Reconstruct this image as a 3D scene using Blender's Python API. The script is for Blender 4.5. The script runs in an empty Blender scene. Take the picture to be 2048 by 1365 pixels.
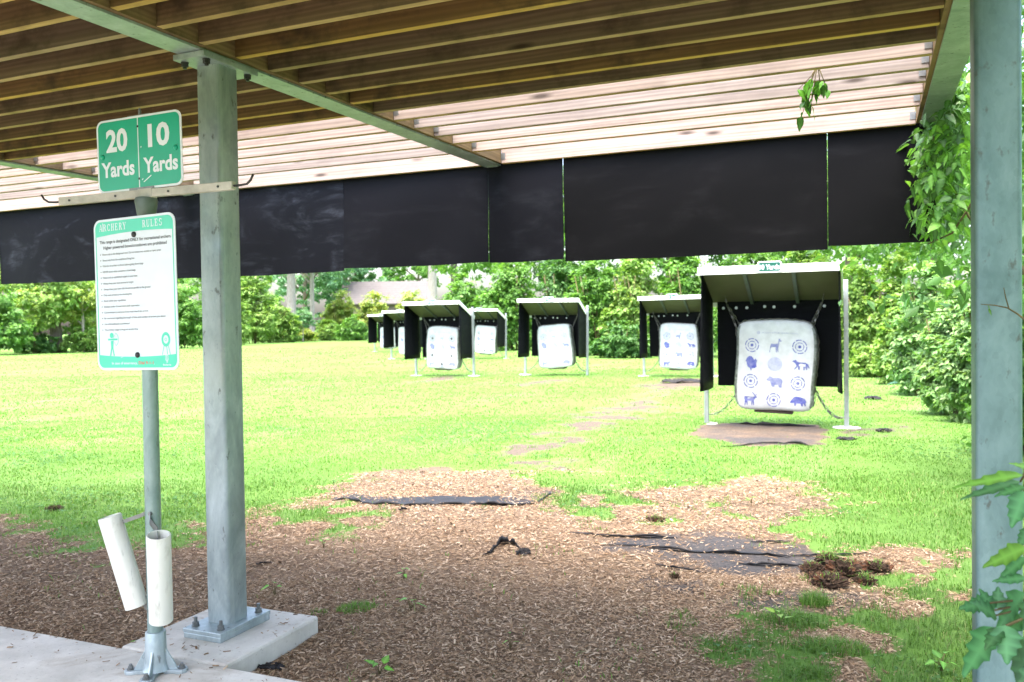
import bpy, bmesh, math, random
import numpy as np
from mathutils import Vector, Matrix, geometry

rnd = random.Random(7)
rng = np.random.default_rng(11)
scene = bpy.context.scene
col = scene.collection
PI = math.pi

# ------------------------------------------------------------------ camera
F_PX, PSI, PITCH, ROLL = 1690.7, 0.4013, 0.01831, -0.01361
CAM = np.array([2.574, -2.868, 1.3636])
RIGHT = np.array([math.cos(PSI), math.sin(PSI)])
FWD = np.array([-math.sin(PSI), math.cos(PSI)])
cam_d = bpy.data.cameras.new('camera')
cam = bpy.data.objects.new('camera', cam_d)
col.objects.link(cam)
scene.camera = cam
cam.matrix_world = (Matrix.Translation(Vector(CAM)) @ Matrix.Rotation(PSI, 4, 'Z')
                    @ Matrix.Rotation(PI / 2 - PITCH, 4, 'X') @ Matrix.Rotation(ROLL, 4, 'Z'))
cam_d.sensor_width = 36.0
cam_d.lens = 36.0 * F_PX / 2048
cam_d.clip_start, cam_d.clip_end = 0.05, 1500
cam_d.dof.use_dof = True
cam_d.dof.focus_distance = 3.3
cam_d.dof.aperture_fstop = 5.0


def at(px, depth):                      # ground point seen at photo column px, depth metres ahead
    p = CAM[:2] + depth * (FWD + (px - 1024) / F_PX * RIGHT)
    return float(p[0]), float(p[1])


def hz(px):
    return 651.5 - 0.0136 * (px - 1024)


def zat(px, py, depth):
    return float(CAM[2] - (py - hz(px)) / F_PX * depth)


def gpt(px, py, z=0.0):                 # ground point under a photo point
    d = F_PX * (CAM[2] - z) / max(py - hz(px), 4)
    return at(px, d)


# ------------------------------------------------------------------ numeric noise
def _hash(ix, iy, seed):
    h = (ix.astype(np.int64) * 374761393 + iy.astype(np.int64) * 668265263 + seed * 974711) & 0xffffffff
    h = ((h ^ (h >> 13)) * 1274126177) & 0xffffffff
    return ((h ^ (h >> 16)) & 0xffff) / 65535.0


def vnoise(x, y, scale=1.0, seed=0, octv=3):
    x = np.asarray(x, float) * scale
    y = np.asarray(y, float) * scale
    out, amp, tot = 0, 1.0, 0
    for o in range(octv):
        ix, iy = np.floor(x), np.floor(y)
        fx, fy = x - ix, y - iy
        fx, fy = fx * fx * (3 - 2 * fx), fy * fy * (3 - 2 * fy)
        a, b = _hash(ix, iy, seed + o), _hash(ix + 1, iy, seed + o)
        c, d = _hash(ix, iy + 1, seed + o), _hash(ix + 1, iy + 1, seed + o)
        out = out + amp * ((a * (1 - fx) + b * fx) * (1 - fy) + (c * (1 - fx) + d * fx) * fy)
        tot += amp
        amp *= .5
        x, y = x * 2.03, y * 2.03
    return out / tot


def sdf(x, y, poly):                    # signed distance, negative inside
    x, y = np.asarray(x, float), np.asarray(y, float)
    n = len(poly)
    d2 = np.full(x.shape, 1e18)
    inside = np.zeros(x.shape, bool)
    for i in range(n):
        ax, ay = poly[i]
        bx, by = poly[(i + 1) % n]
        ex, ey = bx - ax, by - ay
        t = np.clip(((x - ax) * ex + (y - ay) * ey) / (ex * ex + ey * ey + 1e-12), 0, 1)
        dx, dy = x - ax - t * ex, y - ay - t * ey
        d2 = np.minimum(d2, dx * dx + dy * dy)
        c = ((ay > y) != (by > y)) & (x < (bx - ax) * (y - ay) / (by - ay + 1e-12) + ax)
        inside ^= c
    d = np.sqrt(d2)
    return np.where(inside, -d, d)


# ------------------------------------------------------------------ materials
def nd(nt, typ, ins=None, **attrs):
    n = nt.nodes.new(typ)
    for k, v in attrs.items():
        setattr(n, k, v)
    for k, v in (ins or {}).items():
        s = n.inputs[k]
        if isinstance(v, bpy.types.NodeSocket):
            nt.links.new(v, s)
        elif isinstance(v, bpy.types.Node):
            nt.links.new(v.outputs[0], s)
        else:
            s.default_value = v
    return n


def c4(c):
    return (c[0], c[1], c[2], 1.0)


def newmat(name):
    m = bpy.data.materials.new(name)
    m.use_nodes = True
    nt = m.node_tree
    nt.nodes.clear()
    out = nt.nodes.new('ShaderNodeOutputMaterial')
    return m, nt, out


def mixc(nt, fac, a, b, blend='MIX'):
    n = nt.nodes.new('ShaderNodeMix')
    n.data_type = 'RGBA'
    n.blend_type = blend
    for key, v in ((0, fac), (6, a), (7, b)):
        s = n.inputs[key]
        if isinstance(v, bpy.types.NodeSocket):
            nt.links.new(v, s)
        else:
            s.default_value = v if key == 0 else (c4(v) if len(v) == 3 else v)
    return n.outputs[2]


def ramp(nt, sock, stops):
    n = nt.nodes.new('ShaderNodeValToRGB')
    e = n.color_ramp.elements
    while len(e) > 1:
        e.remove(e[-1])
    for i, (p, c) in enumerate(stops):
        el = e[0] if i == 0 else e.new(p)
        el.position = p
        el.color = c4(c) if not isinstance(c, (int, float)) else (c, c, c, 1)
    nt.links.new(sock, n.inputs[0])
    return n.outputs[0]


def objco(nt, scale=(1, 1, 1), rand=0.0, kind='Object'):
    tc = nd(nt, 'ShaderNodeTexCoord')
    v = tc.outputs[kind]
    if rand:
        oi = nd(nt, 'ShaderNodeObjectInfo')
        sc = nd(nt, 'ShaderNodeVectorMath', {0: oi.outputs['Random'], 1: (rand, rand * 1.7, rand * .6)}, operation='MULTIPLY')
        v = nd(nt, 'ShaderNodeVectorMath', {0: v, 1: sc.outputs[0]}, operation='ADD').outputs[0]
    return nd(nt, 'ShaderNodeMapping', {'Vector': v, 'Scale': scale}).outputs[0]


def noise(nt, vec, scale, detail=4, rough=.55, dist=0.0):
    return nd(nt, 'ShaderNodeTexNoise', {'Vector': vec, 'Scale': scale, 'Detail': detail, 'Roughness': rough, 'Distortion': dist}).outputs['Fac']


def principled(nt, out, ins):
    p = nd(nt, 'ShaderNodeBsdfPrincipled', ins)
    nt.links.new(p.outputs[0], out.inputs[0])
    return p


def bump(nt, h, strength, dist=.01):
    return nd(nt, 'ShaderNodeBump', {'Height': h, 'Strength': strength, 'Distance': dist}).outputs[0]


def mat_plain(name, c, rough=.5, metal=0.0, var=.12, scale=14, bmp=0.0, spec=.5):
    m, nt, out = newmat(name)
    v = objco(nt)
    n = noise(nt, v, scale, 5)
    a = tuple(x * (1 - var) for x in c)
    b = tuple(min(1, x * (1 + var)) for x in c)
    base = ramp(nt, n, [(.3, a), (.7, b)])
    ins = {'Base Color': base, 'Roughness': rough, 'Metallic': metal, 'Specular IOR Level': spec}
    if bmp:
        ins['Normal'] = bump(nt, n, bmp)
    principled(nt, out, ins)
    return m


def mat_wood(name, dark, light, axis=0, rough=.75, stain=.85):
    m, nt, out = newmat(name)
    sc = [22, 22, 22]
    sc[axis] = .9
    v = objco(nt, tuple(sc), rand=31.0)
    g = noise(nt, v, 1.0, 6, .6, .6)
    sc2 = [9, 9, 9]
    sc2[axis] = .55
    v2 = objco(nt, tuple(sc2), rand=17.0)
    w = nd(nt, 'ShaderNodeTexWave', {'Vector': v2, 'Scale': 1.6, 'Distortion': 7.0, 'Detail': 3.0, 'Detail Scale': 1.2},
           wave_type='BANDS', bands_direction='Z').outputs['Fac']
    base = ramp(nt, g, [(.25, dark), (.75, light)])
    base = mixc(nt, nd(nt, 'ShaderNodeMath', {0: w, 1: .42}, operation='MULTIPLY').outputs[0], base, tuple(x * .62 for x in dark))
    oi = nd(nt, 'ShaderNodeObjectInfo')
    hs = nd(nt, 'ShaderNodeHueSaturation', {'Color': base, 'Saturation': nd(nt, 'ShaderNodeMapRange', {0: oi.outputs['Random'], 3: .75, 4: 1.15}).outputs[0],
                                            'Value': nd(nt, 'ShaderNodeMapRange', {0: oi.outputs['Random'], 3: .82, 4: 1.15}).outputs[0]})
    sc3 = [11, 11, 11]
    sc3[axis] = 2.6
    v3 = objco(nt, tuple(sc3), rand=23.0)
    vo = nd(nt, 'ShaderNodeTexVoronoi', {'Vector': v3, 'Scale': .75, 'Randomness': 1.0}).outputs['Distance']
    kn = ramp(nt, vo, [(.05, 1.0), (.16, 0.0)])
    base = mixc(nt, kn, hs.outputs[0], tuple(x * .3 for x in dark))
    v4 = objco(nt, (2.2, 3, 3), rand=5.0)
    st = ramp(nt, noise(nt, v4, 1.6, 6, .65), [(.50, 0.0), (.66, stain)])
    base = mixc(nt, st, base, (dark[0] * .45, dark[1] * .5, dark[2] * .55))
    principled(nt, out, {'Base Color': base, 'Roughness': rough, 'Specular IOR Level': .25, 'Normal': bump(nt, g, .25, .004)})
    return m


def mat_galv(name, lo, hi, metal=.55):
    m, nt, out = newmat(name)
    v = objco(nt, (1, 1, .55), rand=9.0)
    a = noise(nt, v, 7, 6, .62, .4)
    vo = nd(nt, 'ShaderNodeTexVoronoi', {'Vector': v, 'Scale': 85.0, 'Randomness': 1.0}).outputs['Color']
    base = ramp(nt, a, [(.3, lo), (.68, hi)])
    vo = nd(nt, 'ShaderNodeHueSaturation', {'Color': vo, 'Saturation': .0}).outputs[0]
    base = mixc(nt, .10, base, vo, 'SOFT_LIGHT')
    big = ramp(nt, noise(nt, v, 2.2, 5, .7, 1.0), [(.54, 0.0), (.72, .6)])
    base = mixc(nt, big, base, (lo[0] * .55, lo[1] * .6, lo[2] * .62))
    sp = ramp(nt, noise(nt, v, 30, 3, .6), [(.64, 0.0), (.72, .7)])
    base = mixc(nt, sp, base, (.075, .08, .075))
    dr = ramp(nt, noise(nt, objco(nt, (26, 26, .8), rand=6.0), 1.0, 4, .6), [(.56, 0.0), (.8, .5)])
    base = mixc(nt, dr, base, (hi[0] * 1.35, hi[1] * 1.32, hi[2] * 1.3))
    r = nd(nt, 'ShaderNodeMapRange', {0: a, 3: .36, 4: .58}).outputs[0]
    principled(nt, out, {'Base Color': base, 'Roughness': r, 'Metallic': metal, 'Normal': bump(nt, a, .12, .004)})
    return m


def mat_rubber(name, c, scuff, amount):
    m, nt, out = newmat(name)
    v = objco(nt, (1, 1, 2.2), rand=13.0)
    n1 = noise(nt, v, 1.7, 8, .62, 1.2)
    v2 = objco(nt, (2.5, 1, 9), rand=3.0)
    n2 = noise(nt, v2, 2.0, 7, .65, .6)
    mul = nd(nt, 'ShaderNodeMath', {0: ramp(nt, n1, [(.48, 0.0), (.74, 1.0)]), 1: ramp(nt, n2, [(.42, 0.05), (.72, 1.0)])}, operation='MULTIPLY').outputs[0]
    f = nd(nt, 'ShaderNodeMath', {0: mul, 1: amount}, operation='MULTIPLY').outputs[0]
    base = mixc(nt, f, c, scuff)
    r = ramp(nt, n1, [(.3, .5), (.7, .68)])
    principled(nt, out, {'Base Color': base, 'Roughness': r, 'Specular IOR Level': .06, 'Normal': bump(nt, n2, .1, .004)})
    return m


def mat_concrete(name):
    m, nt, out = newmat(name)
    v = objco(nt)
    a = noise(nt, v, 3.0, 8, .65)
    b = noise(nt, v, 60, 4, .6)
    base = ramp(nt, a, [(.3, (.40, .385, .35)), (.7, (.66, .64, .59))])
    base = mixc(nt, ramp(nt, b, [(.62, 0.0), (.72, .55)]), base, (.16, .15, .13))
    br = noise(nt, objco(nt, (3, 60, 1)), 1.5, 3, .5)
    base = mixc(nt, nd(nt, 'ShaderNodeMath', {0: br, 1: .18}, operation='MULTIPLY').outputs[0], base, (.25, .24, .22))
    soil = ramp(nt, noise(nt, v, 2.0, 6, .7, .8), [(.52, 0.0), (.70, .6)])
    base = mixc(nt, soil, base, (.24, .19, .13))
    principled(nt, out, {'Base Color': base, 'Roughness': .9, 'Specular IOR Level': .2, 'Normal': bump(nt, b, .35, .003)})
    return m


def mat_tint(name, transl=.35, gloss=.35, vein=True):
    """Foliage: colour stored per leaf, light passing through the blade."""
    m, nt, out = newmat(name)
    at_ = nd(nt, 'ShaderNodeAttribute', attribute_name='tint')
    c = at_.outputs['Color']
    p = nd(nt, 'ShaderNodeBsdfPrincipled', {'Base Color': c, 'Roughness': .48, 'Specular IOR Level': gloss})
    tcol = mixc(nt, 1.0, c, (1.0, 1.0, .45), 'MULTIPLY')
    tcol = nd(nt, 'ShaderNodeHueSaturation', {'Color': tcol, 'Value': 1.5}).outputs[0]
    t = nd(nt, 'ShaderNodeBsdfTranslucent', {'Color': tcol})
    mx = nd(nt, 'ShaderNodeMixShader', {0: transl, 1: p.outputs[0], 2: t.outputs[0]})
    nt.links.new(mx.outputs[0], out.inputs[0])
    return m


M = {}
M['wood'] = mat_wood('treated_pine', (.095, .060, .026), (.18, .12, .058))
M['edge'] = mat_wood('planed_pine_edge', (.36, .25, .075), (.50, .36, .13))  # joist undersides: light bounced off the ground is painted in as yellow
M['bleached'] = mat_wood('sun_bleached_pine', (.235, .18, .155), (.43, .36, .325), stain=.22)  # weathered open joists, coloured paler still to paint in the skylight on them
M['ledger'] = mat_wood('treated_pine_ledger', (.14, .09, .042), (.26, .175, .09), axis=1)
M['deck'] = mat_wood('roof_plywood', (.22, .15, .08), (.34, .24, .14))
M['galv'] = mat_galv('galvanised_steel', (.23, .285, .30), (.41, .47, .495))
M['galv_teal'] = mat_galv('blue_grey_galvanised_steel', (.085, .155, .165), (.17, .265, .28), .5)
M['galv_stand'] = mat_galv('grey_galvanised_post', (.22, .245, .26), (.34, .37, .39), .45)
M['galv_light'] = mat_galv('galvanised_tube', (.46, .49, .51), (.62, .65, .67), .45)
M['galv_pole'] = mat_galv('galvanised_pole', (.17, .25, .245), (.29, .37, .36), .6)
M['rubber'] = mat_rubber('rubber_baffle', (.0055, .0062, .0095), (.10, .115, .15), .12)
M['rubber_clean'] = mat_rubber('rubber_mat', (.005, .0054, .007), (.09, .095, .11), .10)
M['rubber_scuffed'] = mat_rubber('scuffed_rubber_baffle', (.006, .007, .011), (.15, .18, .25), .36)
M['concrete'] = mat_concrete('concrete')
M['white_paint'] = mat_plain('white_paint', (.80, .81, .82), .4, var=.04)
M['alu'] = mat_plain('weathered_aluminium', (.58, .58, .57), .5, .35, var=.2, scale=22)
M['sign_white'] = mat_plain('sign_white', (.66, .71, .78), .32, var=.03)
M['sign_green'] = mat_plain('sign_green', (.001, .34, .205), .3, var=.06, scale=6)
M['sign_deep'] = mat_plain('sign_deep_green', (.001, .085, .055), .35, var=.06, scale=6)
M['sign_mint'] = mat_plain('sign_mint_green', (.08, .60, .42), .32, var=.06, scale=6)
M['sign_ink'] = mat_plain('sign_grey_ink', (.035, .038, .055), .5, var=.05)
M['sign_red'] = mat_plain('sign_red_ink', (.62, .10, .08), .5, var=.05)
M['black'] = mat_plain('black_steel', (.02, .02, .022), .45, var=.2)
M['bolt'] = mat_plain('dark_galvanised_bolt', (.16, .17, .17), .45, .6, var=.25, scale=60)
M['bracket'] = mat_plain('grey_steel_bracket', (.20, .21, .21), .42, .7, var=.2, scale=40)
M['rack'] = mat_plain('weathered_grey_board', (.46, .44, .40), .7, var=.22, scale=18)
M['cap'] = mat_plain('grey_green_casting', (.10, .13, .12), .5, .2, var=.2)
def mat_pvc():
    m, nt, out = newmat('white_plastic_pipe')
    v = objco(nt, (1, 1, .35), rand=3.0)
    g = ramp(nt, noise(nt, v, 22, 6, .7, .5), [(.52, 0.0), (.74, .55)])
    base = mixc(nt, g, (.66, .655, .59), (.34, .31, .25))
    sc = ramp(nt, noise(nt, objco(nt, (60, 60, 4)), 1.0, 4, .6), [(.66, 0.0), (.72, .5)])
    base = mixc(nt, sc, base, (.25, .24, .22))
    principled(nt, out, {'Base Color': base, 'Roughness': .42})
    return m


M['pvc'] = mat_pvc()
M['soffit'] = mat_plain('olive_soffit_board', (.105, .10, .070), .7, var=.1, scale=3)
M['rib'] = mat_plain('grey_roof_rib', (.13, .15, .155), .5, .4)
M['chain'] = mat_plain('chain_steel', (.17, .165, .15), .42, .7, var=.25, scale=30)
M['board'] = mat_plain('dark_timber_board', (.045, .032, .024), .8, var=.3)
M['soil'] = mat_plain('damp_soil', (.048, .031, .022), .95, var=.45, scale=40, bmp=.8, spec=.1)
M['rot'] = mat_plain('rotten_red_wood', (.095, .045, .026), .95, var=.5, scale=50, bmp=.8, spec=.1)
M['fabric'] = mat_plain('landscape_fabric', (.016, .016, .018), .7, var=.35, scale=45, bmp=.4, spec=.25)
M['leaf'] = mat_tint('leaf')
M['grass'] = mat_tint('grass_blade', .3, .2)
M['bark'] = None


def mat_bark(name, lo, hi):
    m, nt, out = newmat(name)
    v = objco(nt, (6, 6, 1.2), rand=4.0)
    a = noise(nt, v, 2.0, 7, .65, .8)
    base = ramp(nt, a, [(.3, lo), (.7, hi)])
    principled(nt, out, {'Base Color': base, 'Roughness': .95, 'Specular IOR Level': .1, 'Normal': bump(nt, a, .8, .04)})
    return m


M['bark'] = mat_bark('grey_brown_bark', (.10, .080, .062), (.26, .22, .18))
M['bark_pale'] = mat_bark('pale_bark', (.24, .20, .18), (.46, .41, .38))
M['stem'] = mat_bark('green_brown_stem', (.07, .065, .03), (.17, .14, .075))


def mat_chip():
    m, nt, out = newmat('wood_chip')
    a = nd(nt, 'ShaderNodeAttribute', attribute_name='tint').outputs['Color']
    v = objco(nt)
    n = noise(nt, v, 120, 3, .6)
    base = mixc(nt, nd(nt, 'ShaderNodeMath', {0: n, 1: .45}, operation='MULTIPLY').outputs[0], a, (.06, .035, .022))
    principled(nt, out, {'Base Color': base, 'Roughness': .9, 'Specular IOR Level': .15})
    return m


M['chip'] = mat_chip()


def mat_bag():
    m, nt, out = newmat('woven_white_bag')
    v = objco(nt)
    n = noise(nt, v, 9, 6, .6)
    base = ramp(nt, n, [(.3, (.52, .53, .56)), (.7, (.66, .67, .71))])
    sp = ramp(nt, noise(nt, v, 70, 2, .5), [(.69, 0.0), (.75, .5)])
    base = mixc(nt, sp, base, (.35, .35, .36))
    wv = nd(nt, 'ShaderNodeTexWave', {'Vector': v, 'Scale': 60.0, 'Distortion': 2.0, 'Detail': 1.0}, bands_direction='Z').outputs['Fac']
    h = nd(nt, 'ShaderNodeMath', {0: nd(nt, 'ShaderNodeMath', {0: wv, 1: .25}, operation='MULTIPLY').outputs[0], 1: n}, operation='ADD').outputs[0]
    principled(nt, out, {'Base Color': base, 'Roughness': .6, 'Specular IOR Level': .3, 'Normal': bump(nt, h, .35, .01)})
    return m


M['bag'] = mat_bag()
M['bag_side'] = mat_plain('bag_netting_side', (.20, .22, .21), .7, var=.6, scale=26)


def mat_ink(name, c, lo, hi):
    m, nt, out = newmat(name)
    v = objco(nt)
    f = ramp(nt, noise(nt, v, 16, 6, .75), [(.3, lo), (.7, hi)])
    base = mixc(nt, f, (.60, .61, .66), c)
    principled(nt, out, {'Base Color': base, 'Roughness': .6, 'Specular IOR Level': .25})
    return m


M['ink'] = mat_ink('blue_print_ink', (.02, .035, .33), .62, 1.0)
M['ink_faint'] = mat_ink('worn_blue_ink', (.08, .11, .42), .10, .55)
M['ink_pale'] = mat_ink('faded_blue_ink', (.03, .05, .34), .4, .8)


def mat_ground():
    m, nt, out = newmat('ground_soil_and_lawn')
    a = nd(nt, 'ShaderNodeAttribute', attribute_name='mask')
    sep = nd(nt, 'ShaderNodeSeparateColor', {0: a.outputs['Color']})
    bare, fab, tan = sep.outputs[0], sep.outputs[1], sep.outputs[2]
    v = objco(nt)
    # lawn
    g1 = noise(nt, v, .35, 5, .6)
    g2 = noise(nt, v, 5.0, 6, .7)
    g3 = noise(nt, objco(nt, (1, .25, 1)), 1.1, 5, .65)
    lawn = ramp(nt, g1, [(.3, (.085, .172, .034)), (.7, (.118, .212, .05))])
    lawn = mixc(nt, ramp(nt, g2, [(.35, .55), (.6, 0.0)]), lawn, (.075, .15, .028))
    lawn = mixc(nt, ramp(nt, g3, [(.5, 0.0), (.72, .55)]), lawn, (.145, .23, .085))
    # mulch
    m1 = noise(nt, v, 4.0, 8, .72)
    m2 = noise(nt, v, 55, 5, .7)
    mul = ramp(nt, m2, [(.3, (.072, .048, .032)), (.5, (.175, .122, .08)), (.7, (.31, .24, .17))])
    mul = mixc(nt, ramp(nt, m1, [(.38, .55), (.58, 0.0)]), mul, (.07, .042, .028))
    dirt = ramp(nt, m2, [(.3, (.062, .050, .040)), (.7, (.13, .108, .088))])
    mul = mixc(nt, tan, mul, dirt)
    fc = ramp(nt, m2, [(.42, (.046, .045, .048)), (.60, (.076, .071, .070)), (.72, (.14, .105, .082))])
    mul = mixc(nt, fab, mul, fc)
    # ragged border between them
    brk = noise(nt, v, 9.0, 6, .7)
    s = nd(nt, 'ShaderNodeMath', {0: bare, 1: nd(nt, 'ShaderNodeMapRange', {0: brk, 3: -.42, 4: .42}).outputs[0]}, operation='ADD').outputs[0]
    f = ramp(nt, s, [(.42, 0.0), (.58, 1.0)])
    base = mixc(nt, f, lawn, mul)
    principled(nt, out, {'Base Color': base, 'Roughness': .95, 'Specular IOR Level': .08,
                         'Normal': bump(nt, m2, .5, .015)})
    return m


M['ground'] = mat_ground()


# ------------------------------------------------------------------ object helpers
def tag(o, label=None, cat=None, group=None, kind=None):
    if label: o['label'] = label
    if cat: o['category'] = cat
    if group: o['group'] = group
    if kind: o['kind'] = kind
    return o


def empty(name, loc=(0, 0, 0), rz=0.0, **k):
    o = bpy.data.objects.new(name, None)
    col.objects.link(o)
    o.location = loc
    o.rotation_euler = (0, 0, rz)
    o.empty_display_size = .1
    return tag(o, **k)


class MB:
    def __init__(s):
        s.v, s.f, s.m = [], [], []

    def add(s, vs, fs, mat=0, T=None):
        b = len(s.v)
        s.v += [tuple(T @ Vector(v)) if T is not None else tuple(v) for v in vs]
        for f in fs:
            s.f.append(tuple(i + b for i in f))
            s.m.append(mat)
        return s

    def box(s, x0, x1, y0, y1, z0, z1, mat=0, T=None):
        return s.add([(x0, y0, z0), (x1, y0, z0), (x1, y1, z0), (x0, y1, z0), (x0, y0, z1), (x1, y0, z1), (x1, y1, z1), (x0, y1, z1)],
                     [(0, 3, 2, 1), (4, 5, 6, 7), (0, 1, 5, 4), (1, 2, 6, 5), (2, 3, 7, 6), (3, 0, 4, 7)], mat, T)

    def tube(s, pts, rad, n=10, mat=0, caps=True, T=None):
        pts = [Vector(p) for p in pts]
        if not hasattr(rad, '__len__'): rad = [rad] * len(pts)
        vs, fs = [], []
        up = None
        for i, p in enumerate(pts):
            d = (pts[min(i + 1, len(pts) - 1)] - pts[max(i - 1, 0)]).normalized()
            if up is None:
                up = d.orthogonal().normalized()
            a = (up - d * up.dot(d)).normalized()
            up = a
            b = d.cross(a)
            for k in range(n):
                t = 2 * PI * k / n
                vs.append(p + (a * math.cos(t) + b * math.sin(t)) * rad[i])
        for i in range(len(pts) - 1):
            for k in range(n):
                fs.append((i * n + k, i * n + (k + 1) % n, (i + 1) * n + (k + 1) % n, (i + 1) * n + k))
        if caps:
            fs.append(tuple(range(n - 1, -1, -1)))
            fs.append(tuple((len(pts) - 1) * n + k for k in range(n)))
        return s.add(vs, fs, mat, T)

    def prism(s, poly, y0, y1, mat=0, T=None):      # poly in (x, z), extruded along y; front (y0) faces -y
        n = len(poly)
        vs = [(x, y0, z) for x, z in poly] + [(x, y1, z) for x, z in poly]
        fs = [tuple(range(n)), tuple(range(2 * n - 1, n - 1, -1))]
        for i in range(n):
            j = (i + 1) % n
            fs.append((j, i, n + i, n + j))
        return s.add(vs, fs, mat, T)

    def flat(s, poly, y, mat=0, T=None):            # flat polygon in the x,z plane facing -y
        tri = geometry.tessellate_polygon([[Vector((x, z, 0)) for x, z in poly]])
        vs = [(x, y, z) for x, z in poly]
        fs = []
        for t in tri:
            a, b, c = (poly[i] for i in t)
            if (b[0] - a[0]) * (c[1] - a[1]) - (b[1] - a[1]) * (c[0] - a[0]) < 0:
                t = (t[0], t[2], t[1])
            fs.append(tuple(t))
        return s.add(vs, fs, mat, T)

    def build(s, name, mats, parent=None, smooth=False, bevel=0.0, loc=None, seg=2):
        me = bpy.data.meshes.new(name)
        me.from_pydata(s.v, [], s.f)
        for m in (mats if isinstance(mats, (list, tuple)) else [mats]):
            me.materials.append(m)
        me.polygons.foreach_set('material_index', s.m)
        if smooth is True:
            me.polygons.foreach_set('use_smooth', [True] * len(s.f))
        me.update()
        o = bpy.data.objects.new(name, me)
        col.objects.link(o)
        if parent is not None: o.parent = parent
        if loc is not None: o.location = loc
        if smooth == 'auto':
            me.polygons.foreach_set('use_smooth', [True] * len(s.f))
            me.set_sharp_from_angle(angle=math.radians(38))
        if bevel:
            b = o.modifiers.new('bevel', 'BEVEL')
            b.width = bevel
            b.segments = seg
            b.limit_method = 'ANGLE'
        return o


def np_mesh(name, verts, tris_or_quads, mat, parent=None, tint=None, smooth=False):
    """Large mesh from arrays; faces is a list of (F,k) index arrays."""
    me = bpy.data.meshes.new(name)
    fl = [np.asarray(a, np.int32) for a in tris_or_quads if len(a)]
    nl = sum(a.size for a in fl)
    nf = sum(len(a) for a in fl)
    me.vertices.add(len(verts))
    me.vertices.foreach_set('co', np.asarray(verts, np.float32).ravel())
    me.loops.add(nl)
    me.loops.foreach_set('vertex_index', np.concatenate([a.ravel() for a in fl]))
    me.polygons.add(nf)
    starts, tot, p = [], [], 0
    for a in fl:
        k = a.shape[1]
        starts.append(p + np.arange(len(a)) * k)
        p += a.size
    me.polygons.foreach_set('loop_start', np.concatenate(starts).astype(np.int32))
    if smooth:
        me.polygons.foreach_set('use_smooth', np.ones(nf, bool))
    me.update(calc_edges=True)
    if tint is not None:
        ca = me.color_attributes.new('tint', 'FLOAT_COLOR', 'POINT')
        t4 = np.ones((len(verts), 4), np.float32)
        t4[:, :3] = tint
        ca.data.foreach_set('color', t4.ravel())
    me.materials.append(mat)
    o = bpy.data.objects.new(name, me)
    col.objects.link(o)
    if parent is not None: o.parent = parent
    return o


_tc = {}


def text_geo(body, size=1.0, bold=0.0):
    key = (body, size, bold)
    if key not in _tc:
        cu = bpy.data.curves.new('lettering', 'FONT')
        cu.body = body
        cu.size = size
        cu.offset = bold
        cu.resolution_u = 3
        ob = bpy.data.objects.new('lettering', cu)
        col.objects.link(ob)
        dg = bpy.context.evaluated_depsgraph_get()
        me = bpy.data.meshes.new_from_object(ob.evaluated_get(dg))
        vs = [(v.co.x, v.co.y) for v in me.vertices]
        fs = [tuple(p.vertices) for p in me.polygons]
        bpy.data.objects.remove(ob)
        bpy.data.curves.remove(cu)
        bpy.data.meshes.remove(me)
        _tc[key] = (vs, fs)
    return _tc[key]


def put_text(mb, body, x0, x1, zbase, height, y, mat, bold=0.0, fn=None):
    """Lettering fitted between x0 and x1 with cap height `height`, baseline zbase."""
    vs, fs = text_geo(body, 1.0, bold)
    if not vs: return
    xs = [v[0] for v in vs]
    cap = text_geo('H', 1.0, bold)[0]
    ch = max(v[1] for v in cap) - min(v[1] for v in cap)
    a, b = min(xs), max(xs)
    out = []
    for x, z in vs:
        X = x0 + (x - a) / (b - a) * (x1 - x0)
        Z = zbase + z / ch * height
        out.append((X, y, Z) if fn is None else fn(X, Z))
    fs2 = []
    for f in fs:
        p = [out[i] for i in f[:3]]
        if (p[1][0] - p[0][0]) * (p[2][2] - p[0][2]) - (p[1][2] - p[0][2]) * (p[2][0] - p[0][0]) < 0:
            f = tuple(reversed(f))
        fs2.append(f)
    mb.add(out, fs2, mat)


def rrect(w, h, r, n=6, cx=0, cz=0):
    p = []
    for qx, qz, a0 in ((1, 1, 0), (-1, 1, 90), (-1, -1, 180), (1, -1, 270)):
        for k in range(n + 1):
            a = math.radians(a0 + 90 * k / n)
            p.append((cx + qx * (w / 2 - r) + r * math.cos(a), cz + qz * (h / 2 - r) + r * math.sin(a)))
    return p


def ring(mb, cx, cz, r0, r1, y, mat, a0=0, a1=360, n=40, sx=1.0, sz=1.0, fn=None):
    vs, fs = [], []
    for k in range(n + 1):
        a = math.radians(a0 + (a1 - a0) * k / n)
        for r in (r0, r1):
            X, Z = cx + r * math.cos(a) * sx, cz + r * math.sin(a) * sz
            vs.append((X, y, Z) if fn is None else fn(X, Z))
    for k in range(n):
        fs.append((2 * k, 2 * k + 1, 2 * k + 3, 2 * k + 2))
    mb.add(vs, fs, mat)


def disc_poly(cx, cz, r, n=20, sx=1.0):
    return [(cx + r * sx * math.cos(2 * PI * k / n), cz + r * math.sin(2 * PI * k / n)) for k in range(n)]


def hexnut(mb, x, y, z0, z1, r, mat=0, rot=0.3):
    mb.tube([(x, y, z0), (x, y, z1)], r, 6, mat)


# ------------------------------------------------------------------ ground masks
def P(*pts):
    return [gpt(*p) for p in pts]


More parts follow.
